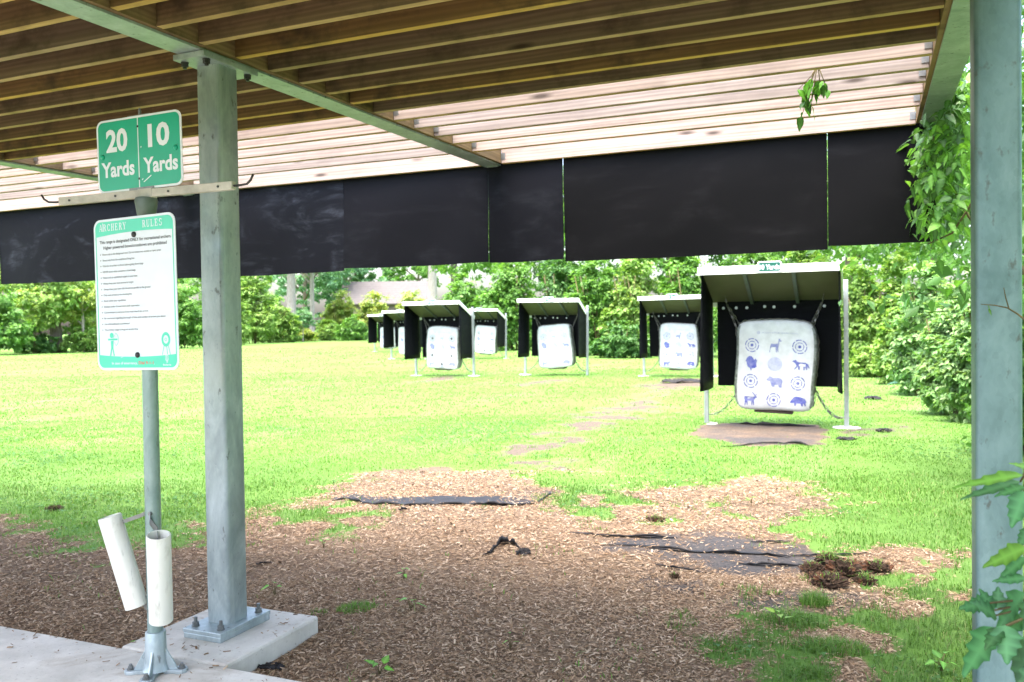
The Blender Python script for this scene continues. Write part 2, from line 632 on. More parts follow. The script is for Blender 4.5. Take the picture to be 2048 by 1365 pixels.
MULCH = P((-500, 1062), (0, 1030), (60, 1048), (130, 1060), (200, 1088), (280, 1087), (395, 1080), (420, 1064), (500, 1045), (560, 1010),
          (640, 988), (700, 960), (770, 942), (870, 936), (960, 938), (1060, 957), (1110, 985), (1140, 1004), (1200, 985), (1260, 966),
          (1330, 962), (1420, 960), (1500, 954), (1590, 962), (1655, 985), (1660, 1020), (1630, 1040), (1600, 1080), (1640, 1098), (1720, 1101),
          (1800, 1099), (1940, 1097), (2150, 1099), (2150, 1113), (1940, 1113), (1850, 1123), (1775, 1137), (1745, 1167), (1705, 1195),
          (1640, 1210), (1560, 1220), (1525, 1243), (1565, 1264), (1590, 1285), (1555, 1318), (1545, 1400), (1520, 1700)) + [(4.2, -1.5), (5, -9), (-12, -9), (-12, .6)]
HOLES = [P((1590, 1264), (1690, 1256), (1765, 1272), (1745, 1296), (1650, 1290)), P((1650, 1335), (1720, 1318), (1770, 1345), (1780, 1420), (1640, 1450)),
         P((1780, 1223), (1850, 1218), (1850, 1236), (1790, 1238)), P((1880, 1180), (1950, 1182), (1950, 1205), (1890, 1200)),
         P((1815, 1158), (1850, 1156), (1850, 1170), (1820, 1172))]
THIN = [P((1120, 1000), (1210, 982), (1340, 1000), (1440, 1005), (1460, 1040), (1300, 1052), (1180, 1058), (1130, 1035)),
        P((1480, 1040), (1600, 1030), (1640, 1060), (1590, 1085), (1500, 1075)),
        P((960, 920), (1120, 905), (1240, 930), (1220, 965), (1080, 960)),
        P((520, 1030), (700, 1000), (800, 1030), (700, 1075), (560, 1065)),
        P((0, 1060), (160, 1075), (330, 1100), (300, 1140), (150, 1130), (0, 1090))]
DIRT = [P((1010, 905), (1040, 875), (1090, 858), (1120, 838), (1190, 812), (1280, 796), (1345, 786), (1320, 832), (1225, 862), (1150, 890), (1080, 912)),
        P((1268, 768), (1330, 756), (1440, 752), (1440, 768), (1340, 784), (1280, 792)), P((838, 754), (935, 748), (905, 764), (800, 767)),
        P((1005, 768), (1120, 752), (1145, 760), (1040, 773)), P((960, 935), (1040, 922), (1150, 925), (1140, 940), (1000, 945)),
        P((1700, 862), (1780, 850), (1790, 870), (1720, 872)), P((840, 1010), (900, 1000), (880, 1014))]
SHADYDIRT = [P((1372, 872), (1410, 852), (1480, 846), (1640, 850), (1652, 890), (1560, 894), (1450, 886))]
FABRIC = [P((1160, 1075), (1330, 1062), (1500, 1070), (1600, 1085), (1650, 1110), (1600, 1147), (1480, 1152), (1380, 1140), (1290, 1112)),
          P((1310, 1166), (1400, 1160), (1425, 1178), (1340, 1190)), P((1440, 1184), (1540, 1190), (1690, 1186), (1650, 1208), (1540, 1222), (1450, 1208)),
          P((1372, 876), (1450, 872), (1560, 876), (1640, 880), (1652, 889), (1560, 893), (1450, 885)),
          P((690, 1001), (860, 992), (1000, 984), (1095, 985), (1085, 998), (950, 1006), (760, 1007))]
SLAB_EDGE = -.331


def sm(d, w):
    return np.clip(.5 - d / (2 * w), 0, 1)


def masks(x, y):
    x, y = np.asarray(x, float), np.asarray(y, float)
    nz = (vnoise(x, y, 3.0, 5, 4) - .5)
    nf = (vnoise(x, y, 11.0, 9, 3) - .5)
    dist = np.hypot(x - CAM[0], y - CAM[1])
    nl = vnoise(x, y, 1.1, 15, 3) - .5
    bare = sm(sdf(x, y, MULCH) + nz * .9 + nf * .45 + nl * .55, .30)
    for h in HOLES:
        bare = np.maximum(bare, sm(sdf(x, y, h) + nz * .35, .08))
    for h in THIN:
        k = sm(sdf(x, y, h) + nz * .5, .25)
        bare = np.where(k > 0, bare * (1 - k * np.clip((vnoise(x, y, 4.0, 31, 4) - .44) * 7, 0, .9)), bare)
    tan = np.zeros_like(x)
    for h in DIRT:
        k = sm(sdf(x, y, h) + nz * 1.6 + nf * .5, .6) * .72
        bare = np.maximum(bare, k)
        tan = np.maximum(tan, np.clip(k / .6, 0, 1))
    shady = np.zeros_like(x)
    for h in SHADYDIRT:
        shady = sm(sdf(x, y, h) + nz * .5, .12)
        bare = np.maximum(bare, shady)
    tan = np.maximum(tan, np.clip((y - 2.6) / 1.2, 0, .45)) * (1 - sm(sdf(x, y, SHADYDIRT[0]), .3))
    fab = np.zeros_like(x)
    for h in FABRIC:
        fab = np.maximum(fab, sm(sdf(x, y, h) + nz * .45 + nf * .25, .10))
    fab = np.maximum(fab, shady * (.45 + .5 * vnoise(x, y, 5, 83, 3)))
    fab = fab * np.clip(1.15 - 2.2 * np.clip(vnoise(x, y, 6, 77, 4) - .42, 0, 1), 0, 1)
    # worn straw-coloured flecks in the lawn
    return bare, fab, tan


def gz(x, y):
    x, y = np.asarray(x, float), np.asarray(y, float)
    far = np.clip((np.hypot(x, y) - 3) / 10, 0, 1)
    return (vnoise(x, y, 2.5, 3, 3) - .5) * .03 + (vnoise(x, y, .25, 8, 2) - .5) * .08 * far - .012


def axis(lo, hi, fine_lo, fine_hi, step, grow=1.16):
    a = list(np.arange(fine_lo, fine_hi + step, step))
    s = step
    while a[-1] < hi:
        s *= grow
        a.append(a[-1] + s)
    s = step
    while a[0] > lo:
        s *= grow
        a.insert(0, a[0] - s)
    return np.array(a)


gx, gy = axis(-320, 200, -5.0, 4.5, .05, 1.07), axis(-60, 380, -.9, 9.5, .05, 1.07)
XX, YY = np.meshgrid(gx, gy)
ZZ = gz(XX, YY)
nx, ny = len(gx), len(gy)
idx = np.arange(nx * ny).reshape(ny, nx)
quads = np.stack([idx[:-1, :-1], idx[:-1, 1:], idx[1:, 1:], idx[1:, :-1]], -1).reshape(-1, 4)
ground = np_mesh('ground', np.stack([XX, YY, ZZ], -1).reshape(-1, 3), [quads], M['ground'], smooth=True)
b_, f_, t_ = masks(XX.ravel(), YY.ravel())
ca = ground.data.color_attributes.new('mask', 'FLOAT_COLOR', 'POINT')
ca.data.foreach_set('color', np.stack([b_, f_, t_, np.ones_like(b_)], -1).astype(np.float32).ravel())
tag(ground, kind='structure')

# concrete slab and footing pads
mb = MB()
mb.box(-14, 9, -2.6, SLAB_EDGE, -.15, .065)
tag(mb.build('concrete_slab', M['concrete'], bevel=.008), kind='structure')
for i, s in enumerate((0.0, 2.919)):
    mb = MB()
    mb.box(-.275, .275, SLAB_EDGE + .008, .275, -.15, .067)
    o = mb.build('concrete_pad', M['concrete'], bevel=.012, loc=(s, 0, 0))
    tag(o, kind='structure')

# ------------------------------------------------------------------ the shelter
B, TF, H0, SIG = 2.9194, 2.874, 2.5085, .01293


def roofz(t): return H0 + SIG * t


shelter = empty('shooting_shelter', (0, 0, 0), label='open timber and steel shelter over the shooting line with a hanging black front baffle', cat='shelter')
PW = .061


def steel_post(x):
    prof = rrect(2 * PW, 2 * PW, .016, 5)
    mb = MB()
    n = len(prof)
    z0, z1 = .105, roofz(0) - .028
    mb.add([(a, b, z0) for a, b in prof] + [(a, b, z1) for a, b in prof],
           [(i, (i + 1) % n, n + (i + 1) % n, n + i) for i in range(n)] + [tuple(range(n - 1, -1, -1)), tuple(range(n, 2 * n))])
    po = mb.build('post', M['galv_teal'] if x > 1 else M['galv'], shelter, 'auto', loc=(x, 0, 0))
    mb = MB()
    mb.box(-.102, .102, -.158, .158, .091, .109)
    mb.box(-.099, .099, -.155, .155, .0672, .0908)
    mb.build('base_plate', M['galv'], po, bevel=.003)
    for sx in (-1, 1):
        for sy in (-1, 1):
            mb = MB()
            X, Y = sx * .068, sy * .118
            mb.tube([(X, Y, .109), (X, Y, .112)], .017, 12)
            mb.tube([(X, Y, .112), (X, Y, .127)], .0135, 6)
            mb.tube([(X, Y, .127), (X, Y, .147)], .0075, 8)
            mb.build('anchor_bolt', M['bolt'], po)
    mb = MB()
    mb.box(-.083, .083, -.165, .165, roofz(0) - .028, roofz(0) - .004)
    mb.build('cap_plate', M['galv'], po, bevel=.002)
    for sx in (-1, 1):
        for sy in (-1, 1):
            mb = MB()
            z = roofz(0) - .028
            X, Y = sx * .058, sy * .125
            mb.tube([(X, Y, z - .004), (X, Y, z)], .016, 12)
            mb.tube([(X, Y, z - .019), (X, Y, z - .004)], .0145, 6)
            mb.tube([(X, Y, z - .027), (X, Y, z - .019)], .008, 8)
            mb.build('cap_bolt', M['black'], po)


for x in (0.0, B - .003, -B):
    steel_post(x)

T0 = -2.8
for x in (-2 * B, -B, 0.0, B):
    mb = MB()
    for y0, y1 in ((T0, TF + .03),):
        for xa, xb, za, zb in ((-.063, .063, 0, .010), (-.004, .004, .010, .140), (-.063, .063, .140, .150)):
            vs = [(xa, y0, roofz(y0) + za), (xb, y0, roofz(y0) + za), (xb, y1, roofz(y1) + za), (xa, y1, roofz(y1) + za),
                  (xa, y0, roofz(y0) + zb), (xb, y0, roofz(y0) + zb), (xb, y1, roofz(y1) + zb), (xa, y1, roofz(y1) + zb)]
            mb.add(vs, [(0, 3, 2, 1), (4, 5, 6, 7), (0, 1, 5, 4), (1, 2, 6, 5), (2, 3, 7, 6), (3, 0, 4, 7)])
    mb.box(-.045, .045, TF - .02, TF + .055, roofz(TF) - .006, roofz(TF) - .001)
    bm_ = mb.build('beam', M['galv'], shelter, loc=(x, 0, 0))
    mb = MB()
    mb.box(-.055, .012, TF + .046, TF + .052, roofz(TF) - .040, roofz(TF) - .006)
    mb.build('end_tab', M['galv_light'], bm_)
    for sx in (-1, 1):
        if (x == B and sx == 1): continue
        mb = MB()
        y0, y1 = T0 + .02, TF - .03
        xa, xb = sorted((sx * .047, sx * .085))
        vs = [(xa, y0, roofz(y0) + .0115), (xb, y0, roofz(y0) + .0115), (xb, y1, roofz(y1) + .0115), (xa, y1, roofz(y1) + .0115),
              (xa, y0, roofz(y0) + .138), (xb, y0, roofz(y0) + .138), (xb, y1, roofz(y1) + .138), (xa, y1, roofz(y1) + .138)]
        mb.add(vs, [(0, 3, 2, 1), (4, 5, 6, 7), (0, 1, 5, 4), (1, 2, 6, 5), (2, 3, 7, 6), (3, 0, 4, 7)])
        mb.build('ledger', M['ledger'], shelter, loc=(x, 0, 0))
        mb = MB()
        mb.box(min(sx * .0045, sx * .046), max(sx * .0045, sx * .046), -.03, -.022, roofz(0) + .0105, roofz(0) + .139)
        mb.box(min(sx * .0045, sx * .046), max(sx * .0045, sx * .046), .022, .03, roofz(0) + .0105, roofz(0) + .139)
        mb.build('stiffener', M['galv_light'], bm_)

JT = [1.115 - .2165 * k for k in range(0, 16)] + [1.335, 1.57, 1.815, 2.075, 2.36]
joist_mesh = {}
for bay in range(3):
    xa, xb = -2 * B + bay * B, -B + bay * B
    for t in JT + [TF - .019]:
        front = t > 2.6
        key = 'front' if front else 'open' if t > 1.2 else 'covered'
        L, D = B - .174, (.135 if not front else .150)
        if key not in joist_mesh:
            mb = MB()
            mb.box(-L / 2, L / 2, -.0175, .0175, 0, D)
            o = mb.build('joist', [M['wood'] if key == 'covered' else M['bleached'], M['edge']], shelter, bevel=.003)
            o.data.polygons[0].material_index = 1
            joist_mesh[key] = o
        else:
            o = joist_mesh[key].copy()
            col.objects.link(o)
            o.parent = shelter
        o.location = ((xa + xb) / 2 + rnd.uniform(-.0006, .0006), t + rnd.uniform(-.006, .006) * (not front), roofz(t) + .012 - (.004 if front else 0))
        o.rotation_euler = (0, rnd.uniform(-.0008, .0008), rnd.uniform(-.0012, .0012) * (not front))
# steel hangers on the open joists
for bay in range(3):
    for sgn, xe in ((1, -2 * B + bay * B + .087), (-1, -B + bay * B - .087)):
        for t in JT[16:] + [TF - .019]:
            mb = MB()
            xa, xb = sorted((xe, xe + sgn * .032))
            mb.box(xa, xa + (xb - xa), -.0205, -.0185, .025, .070)
            mb.box(xe - sgn * 0 if sgn < 0 else xe, xe + .002 if sgn > 0 else xe + .0, -.0205, -.05, .02, .085) if False else None
            mb.build('joist_hanger', M['bracket'], shelter, loc=(0, t, roofz(t) + .012))

mb = MB()
for y0, y1 in ((T0, 1.16),):
    za, zb = .163, .182
    vs = [(-2 * B - .1, y0, roofz(y0) + za), (B + .08, y0, roofz(y0) + za), (B + .08, y1, roofz(y1) + za), (-2 * B - .1, y1, roofz(y1) + za),
          (-2 * B - .1, y0, roofz(y0) + zb), (B + .08, y0, roofz(y0) + zb), (B + .08, y1, roofz(y1) + zb), (-2 * B - .1, y1, roofz(y1) + zb)]
    mb.add(vs, [(0, 3, 2, 1), (4, 5, 6, 7), (0, 1, 5, 4), (1, 2, 6, 5), (2, 3, 7, 6), (3, 0, 4, 7)])
mb.build('roof_deck', M['deck'], shelter)

seams = [(-6.9, -5.380), (-5.376, -3.170), (-3.163, -1.318), (-1.317, -.044), (-.039, .547), (.552, 2.325), (2.329, 2.945)]
for i, (xa, xb) in enumerate(seams):
    mb = MB()
    nseg, ncol = 10, 12
    zt, zb_ = roofz(TF) + .085, 1.832 + .012 * math.sin(i * 2.3)
    yo = TF + .004 + .003 * (i % 2)
    vs, fs = [], []
    for side in (0, 1):
        for k in range(nseg + 1):
            u = k / nseg
            for c in range(ncol + 1):
                w = c / ncol
                x = xa + (xb - xa) * w - (xa + xb) / 2
                X = x + (xa + xb) / 2
                bend = .012 * math.sin(i * 1.7) * u * u + u * u * (.012 * math.sin(X * 3.1 + i) + .007 * math.sin(X * 7.3 + i * 2)) + .004 * math.sin(X * 5 + u * 6)
                z = zt + (zb_ - zt) * u - (.005 * math.sin(PI * w) + .002 * math.sin(X * 11)) * u
                vs.append((x, bend + .010 * side, z))
    W_ = ncol + 1
    off = W_ * (nseg + 1)
    for k in range(nseg):
        for c in range(ncol):
            a = k * W_ + c
            fs += [(a, a + W_, a + W_ + 1, a + 1), (off + a, off + a + 1, off + a + W_ + 1, off + a + W_)]
        a, b = k * W_, k * W_ + ncol
        fs += [(a, off + a, off + a + W_, a + W_), (b, b + W_, off + b + W_, off + b)]
    for c in range(ncol):
        a, b = c, nseg * W_ + c
        fs += [(a, a + 1, off + a + 1, off + a), (b, off + b, off + b + 1, b + 1)]
    mb.add(vs, fs)
    mb.build('baffle_panel', M['rubber_scuffed'] if i < 3 else M['rubber'] if i < 5 else M['rubber_clean'], shelter, 'auto', loc=((xa + xb) / 2, yo, 0))

# ------------------------------------------------------------------ sign post on the slab
SP = (.069, -.467, .065)
signpost = empty('sign_post', SP, label='round steel sign post on the slab carrying two signs, a hook bar and arrow tubes', cat='sign post')
PR = .0285
mb = MB()
mb.tube([(0, 0, .10), (0, 0, 1.735)], PR, 24)
mb.build('pole', M['galv_pole'], signpost, 'auto')
# cast floor flange
mb = MB()
mb.tube([(0, 0, .012), (0, 0, .03), (0, 0, .05), (0, 0, .155), (0, 0, .16)], [.052, .043, .040, .037, .034], 24)
for k in range(4):
    a = math.radians(45 * 1 + 90 * k - 20)
    T = Matrix.Rotation(a, 4, 'Z')
    arm = [(.03, -.022), (.07, -.020), (.085, -.026), (.105, -.024), (.116, -.010), (.116, .010), (.105, .024), (.085, .026), (.07, .020), (.03, .022)]
    n = len(arm)
    mb.add([(x, y, .0) for x, y in arm] + [(x, y, .014) for x, y in arm],
           [tuple(range(n - 1, -1, -1)), tuple(range(n, 2 * n))] + [(i, (i + 1) % n, n + (i + 1) % n, n + i) for i in range(n)], 0, T)
    mb.add([(.036, -.005, .01), (.082, -.005, .014), (.036, -.005, .095), (.036, .005, .01), (.082, .005, .014), (.036, .005, .095)],
           [(0, 1, 2), (3, 5, 4), (1, 4, 5, 2), (0, 2, 5, 3)], 0, T)
fl = mb.build('floor_flange', M['galv'], signpost, 'auto', bevel=.002)
for k in range(4):
    a = math.radians(45 + 90 * k - 20)
    mb = MB()
    X, Y = .096 * math.cos(a), .096 * math.sin(a)
    mb.tube([(X, Y, .014), (X, Y, .017)], .014, 12)
    mb.tube([(X, Y, .017), (X, Y, .027)], .010, 6)
    mb.tube([(X, Y, .027), (X, Y, .034)], .006, 8)
    mb.build('anchor_nut', M['bolt'], fl)
# cap under the cross bar
mb = MB()
mb.tube([(0, 0, 1.725), (0, 0, 1.735), (0, 0, 1.785), (0, 0, 1.797)], [.031, .034, .041, .038], 24)
mb.build('pole_cap', M['cap'], signpost, 'auto')

TOPYAW = math.radians(1)
rack = empty('hook_bar', (0, 0, 0), rz=TOPYAW)
rack.parent = signpost
mb = MB()
mb.box(-.440, .410, -.012, .012, 1.798, 1.828)
mb.box(-.028, .040, -.0145, .0145, 1.7955, 1.8305)
bar = mb.build('bar', M['rack'], rack, bevel=.002)
for sx, x0 in ((-1, -.440), (1, .410)):
    mb = MB()
    z = 1.812
    mb.tube([(x0 - sx * .02, .0, z), (x0 + sx * .03, 0, z), (x0 + sx * .062, -.004, z + .002), (x0 + sx * .082, -.008, z + .014), (x0 + sx * .094, -.010, z + .032)], .0042, 8)
    mb.build('hook', M['black'], rack, True)
for x in (-.38, -.14, .12, .35):
    mb = MB()
    mb.tube([(x, -.0155, 1.812), (x, -.011, 1.812)], .0045, 8)
    mb.build('screw', M['black'], rack)

# distance sign: 20 Yards | 10 Yards
DW, DH = .417, .278
dz = 1.829 + DH / 2
mb = MB()
mb.prism(rrect(DW, DH, .030), -.0015, .0015, 0)
mb.flat(rrect(DW - .016, DH - .016, .024), -.0021, 1)
mb.flat([(-.002, -DH / 2 + .008), (.002, -DH / 2 + .008), (.002, DH / 2 - .008), (-.002, DH / 2 - .008)], -.0026, 0)
put_text(mb, '20', -.160, -.053, .018, .086, -.0026, 0, .035)
put_text(mb, '10', .048, .152, .018, .086, -.0026, 0, .035)
put_text(mb, 'Yards', -.188, -.022, -.078, .058, -.0026, 0, .03)
put_text(mb, 'Yards', .022, .188, -.078, .058, -.0026, 0, .03)
for sx, x, z in ((0, -.180, .0), (0, .180, .004)):
    ring(mb, x, z, .0, .010, -.0028, 2, n=16)
for z in (.098, -.098):
    ring(mb, 0, z, 0, .0048, -.0032, 3, n=12)
for x0, x1, z0, z1 in ((.02, .06, -.112, -.092), (.012, .02, -.104, -.101), (.01, .016, .018, .0205)):
    mb.flat([(x0, z0), (x0 + .004, z0 - .001), (x1, z1), (x1 - .002, z1 + .003)], -.0027, 0)
ds = mb.build('distance_sign', [M['sign_white'], M['sign_green'], M['sign_green'], M['black']], signpost, loc=(0, -.0, dz))
ds.rotation_euler = (0, math.radians(-1.0), TOPYAW)
ds.location = (-.025, -.006, dz)
for sx, x in ((1, -.180), (1, .180)):
    mb = MB()
    for k in range(5):
        pass
    mb.tube([(x, -.0028, 0), (x, -.006, 0), (x, -.008, 0)], [.010, .008, .004], 14)
    mb.build('rivet', M['sign_green'], ds, True)
mb = MB()
mb.box(-.055, .055, .0025, .0075, DH / 2 - .03, DH / 2 + .004)
mb.box(-.05, .07, -.0045, .0075, -DH / 2 - .003, -DH / 2 + .008)
mb.tube([(0.004, .006, DH / 2 + .003), (.004, .006, DH / 2 + .022)], .0055, 8)
mb.tube([(0.004, .006, DH / 2 + .022), (.004, .006, DH / 2 + .029)], .0035, 8)
mb.build('sign_clip', M['bracket'], ds)

# serif capitals for the heading
def serif(mb, ch, x, z, w, h, y, mat):
    def q(*pts): mb.flat([(x + a * w, z + b * h) for a, b in pts], y, mat)
    def bar(a0, b0, a1, b1): q((a0, b0), (a1, b0), (a1, b1), (a0, b1))
    def arc(cx, cy, rx, ry, thick, a0, a1, n=14):
        o, i_ = [], []
        for k in range(n + 1):
            a = math.radians(a0 + (a1 - a0) * k / n)
            t = thick * (.35 + .65 * abs(math.cos(a)))
            o.append((cx + rx * math.cos(a), cy + ry * math.sin(a)))
            i_.append((cx + (rx - t) * math.cos(a), cy + (ry - .11) * math.sin(a)))
        vs = [(x + a * w, y, z + b * h) for a, b in o + i_]
        n1 = n + 1
        fs = [(k, n1 + k, n1 + k + 1, k + 1) for k in range(n)]
        if a1 > a0:
            fs = [tuple(reversed(f)) for f in fs]
        mb.add(vs, fs, mat)
    S, T = .22, .09
    if ch == 'A':
        q((.42, 1), (.60, 1), (.98, 0), (.74, 0)); q((.42, 1), (.50, .96), (.16, 0), (.06, 0)); bar(.24, .28, .78, .37)
        bar(-.02, 0, .28, .06); bar(.64, 0, 1.04, .06)
    elif ch == 'R':
        bar(.14, 0, .14 + S, 1); arc(.50, .74, .36, .26, .22, -90, 90); bar(.3, .91, .52, 1); bar(.3, .48, .52, .57)
        q((.46, .5), (.68, .5), (1.02, 0), (.76, 0)); bar(0, 0, .48, .06); bar(0, .94, .3, 1); bar(.74, 0, 1.06, .06)
    elif ch == 'C':
        arc(.54, .5, .5, .5, .24, 50, 310); bar(.80, .68, .90, .98); bar(.80, .06, .9, .3)
    elif ch == 'H':
        for a in (.12, .68): bar(a, 0, a + S, 1); bar(a - .12, 0, a + S + .12, .06); bar(a - .12, .94, a + S + .12, 1)
        bar(.3, .46, .7, .55)
    elif ch == 'E':
        bar(.14, 0, .14 + S, 1); bar(0, 0, .9, .09); bar(0, .91, .86, 1); bar(.3, .46, .66, .55)
        bar(.78, .72, .87, .95); bar(.82, .05, .92, .3); bar(.58, .36, .66, .66)
    elif ch == 'Y':
        q((.0, 1), (.26, 1), (.62, .42), (.40, .42)); q((.78, 1), (.9, 1), (.6, .42), (.5, .42)); bar(.39, 0, .39 + S, .5)
        bar(-.06, .94, .36, 1); bar(.66, .94, 1.02, 1); bar(.24, 0, .76, .06)
    elif ch == 'U':
        bar(.12, .3, .12 + S, 1); bar(.78, .3, .86, 1); arc(.49, .3, .37, .32, .16, 180, 360); bar(0, .94, .46, 1); bar(.64, .94, 1.0, 1)
    elif ch == 'L':
        bar(.14, 0, .14 + S, 1); bar(0, 0, .86, .09); bar(0, .94, .5, 1); bar(.78, .05, .88, .34)
    elif ch == 'S':
        arc(.48, .74, .38, .27, .2, 30, 250); arc(.50, .27, .40, .28, .2, -150, 75); bar(.74, .7, .82, .98); bar(.08, .02, .16, .3)


RW, RH = .431, .575
RYAW = math.radians(-3)
mb = MB()
X = lambda u: -RW / 2 + u * RW
Z = lambda v: RH / 2 - v * RH
mb.prism(rrect(RW, RH, .034), -.0015, .0015, 0)
y1, y2, y3 = -.0020, -.0024, -.0028
inner = rrect(RW - .018, RH - .018, .028, 8)
inner2 = rrect(RW - .028, RH - .028, .024, 8)
n = len(inner)
mb.add([(a, y1, b) for a, b in inner] + [(a, y1, b) for a, b in inner2], [(i, (i + 1) % n, n + (i + 1) % n, n + i) for i in range(n)], 1)


def cut(poly, f, above):               # keep the part of an outline above / below a curve z=f(x)
    keep = [(a, b) for a, b in poly if (b > f(a)) == above]
    xs = [-(RW - .020) / 2 + (RW - .020) * k / 12 for k in range(13)]
    edge = [(a, f(a)) for a in xs]
    if above:
        top = sorted(keep, key=lambda p: math.atan2(p[1] - Z(.2), p[0]))
        return edge + top
    bot = sorted(keep, key=lambda p: math.atan2(p[1] - Z(.8), p[0]))
    return list(reversed(edge)) + bot


topc = lambda x: Z(.113 - .016 * (1 - (x / (RW / 2)) ** 2) + .004 * (-x / (RW / 2)))
botc = lambda x: Z(.897 + .016 * (1 - (x / (RW / 2)) ** 2))
mb.flat(cut(inner, topc, True), y2, 1)
mb.flat(cut(inner, botc, False), y2, 1)
for word, u0, u1 in (('ARCHERY', .075, .425), ('RULES', .615, .865)):
    cw = (u1 - u0) / len(word)
    for k, ch in enumerate(word):
        serif(mb, ch, X(u0 + cw * k), Z(.078), cw * RW * .80, RH * .046, y3, 0)
mb.flat([(X(.118), Z(.08)), (X(.124), Z(.08)), (X(.124), Z(.024)), (X(.118), Z(.024))], y3, 0)
put_text(mb, 'This range is designated ONLY for recreational archers.', X(.075), X(.955), Z(.160), RH * .0205, y2, 2, .012)
put_text(mb, 'Higher powered bows/crossbows are prohibited', X(.12), X(.90), Z(.198), RH * .0205, y2, 2, .012)
lines = [('Shoot only in the designated area. Do not shoot into woods or open areas', .83), ('Shoot only from the established firing line', .505),
         ('Wait for all archers to finish before going downrange', .615), ('NEVER shoot when someone is downrange', .515),
         ('Shoot only at established targets in your lane', .535), ('Always keep your bow pointed at target', .485),
         ('Always draw your bow with the arrow parallel to the ground', .69), ('Only nock arrows at the shooting line', .46),
         ('Shoot within your capabilities', .385), ('Archers under 16 must have adult supervision', .55),
         ('Communicate to everyone if you must search for arrows', .655), ('Be courteous regarding the length of time and number of arrows you shoot', .86),
         ('Use of broadheads is prohibited', .42), ('The archery range is drug and alcohol free', .525)]
for k, (s, u1) in enumerate(lines):
    v = .238 + k * .0385
    put_text(mb, s, X(.105), X(u1), Z(v), RH * .0125, y2, 2, .004)
    mb.flat(disc_poly(X(.08), Z(v - .006), .0022, 8), y2, 2)
# archer
ax = lambda u: X(.14 + u * .12)
az = lambda v: Z(.905 - v * .15)
mb.flat(disc_poly(ax(.42), az(.90), .0105, 16), y2, 1)
mb.flat([(ax(.02), az(.68)), (ax(1.02), az(.68)), (ax(1.02), az(.76)), (ax(.02), az(.76))], y2, 1)
mb.flat([(ax(.30), az(.66)), (ax(.58), az(.66)), (ax(.56), az(.34)), (ax(.70), az(0)), (ax(.58), az(0)), (ax(.46), az(.32)), (ax(.30), az(0)), (ax(.18), az(0)), (ax(.32), az(.34))], y2 - .0002, 1)
ring(mb, ax(.70), az(.72), .0210, .0230, y2, 1, -72, 72, 20, 1.0, 1.15)
for za in (.99, .45):
    mb.flat([(ax(.86), az(za)), (ax(.89), az(za)), (ax(.50), az(.72)), (ax(.47), az(.72))] if za > .7 else [(ax(.47), az(.72)), (ax(.50), az(.72)), (ax(.89), az(za)), (ax(.86), az(za))], y2 - .0001, 1)
# butt on its stand
tx, tz = X(.855), Z(.805)
ring(mb, tx, tz, .0135, .0235, y2, 1, n=30, sx=.95, sz=1.15)
ring(mb, tx, tz, .0040, .0060, y2, 1, n=16)
for d0, d1 in ((-.010, -.020), (.003, .007), (.012, .021)):
    mb.flat([(tx + d1 - .0016, Z(.903)), (tx + d1 + .0016, Z(.903)), (tx + d0 + .0016, tz - .023), (tx + d0 - .0016, tz - .023)], y2 - .0001, 1)
# footer
put_text(mb, 'In case of emergency,', X(.185), X(.505), Z(.962), RH * .017, y3, 0, .02)
put_text(mb, 'Dial 9-1-1', X(.52), X(.70), Z(.962), RH * .020, y3, 3, .02)
mb.flat(disc_poly(X(.71), Z(.962), .0014, 8), y3, 0)
# leaf shaped emblem
lx, lz = X(.862), Z(.922)
ring(mb, lx, lz, .0088, .0105, y3, 0, n=24, sx=.85, sz=1.25)
for k in (-1, 0, 1):
    mb.flat([(lx + k * .0036 - .0008, lz - .010), (lx + k * .0036 + .0008, lz - .010), (lx + k * .0028 + .0007, lz + .010), (lx + k * .0028 - .0007, lz + .010)], y3 - .0001, 0)
for k in (0, 1):
    mb.flat([(lx - .008, lz - .017 - k * .004), (lx + .002, lz - .015 - k * .004), (lx + .008, lz - .011 - k * .004), (lx + .002, lz - .013 - k * .004)], y3, 0)
put_text(mb, 'Batavia', X(.815), X(.91), Z(.972), RH * .011, y3, 0, .02)
for pts in (((.26, .905), (.32, .899), (.32, .902), (.262, .909)), ((.35, .903), (.45, .899), (.45, .9005), (.35, .905)), ((.3, .917), (.335, .908), (.335, .911), (.302, .92))):
    mb.flat([(X(a), Z(b)) for a, b in reversed(pts)], y3, 0)
rs = mb.build('rules_sign', [M['sign_white'], M['sign_mint'], M['sign_ink'], M['sign_red']], signpost)
rs.rotation_euler = (0, math.radians(-.8), RYAW)
rs.location = (-.028, -.034, 1.4385)
for v in (.118, .902):
    mb = MB()
    mb.tube([(0.004, -.0016, Z(v)), (.004, -.006, Z(v)), (.004, -.010, Z(v))], [.011, .0105, .005], 14)
    mb.tube([(0.004, .0016, Z(v)), (0.004, .02, Z(v))], .005, 8)
    mb.build('fixing_bolt', M['black'], rs, True)

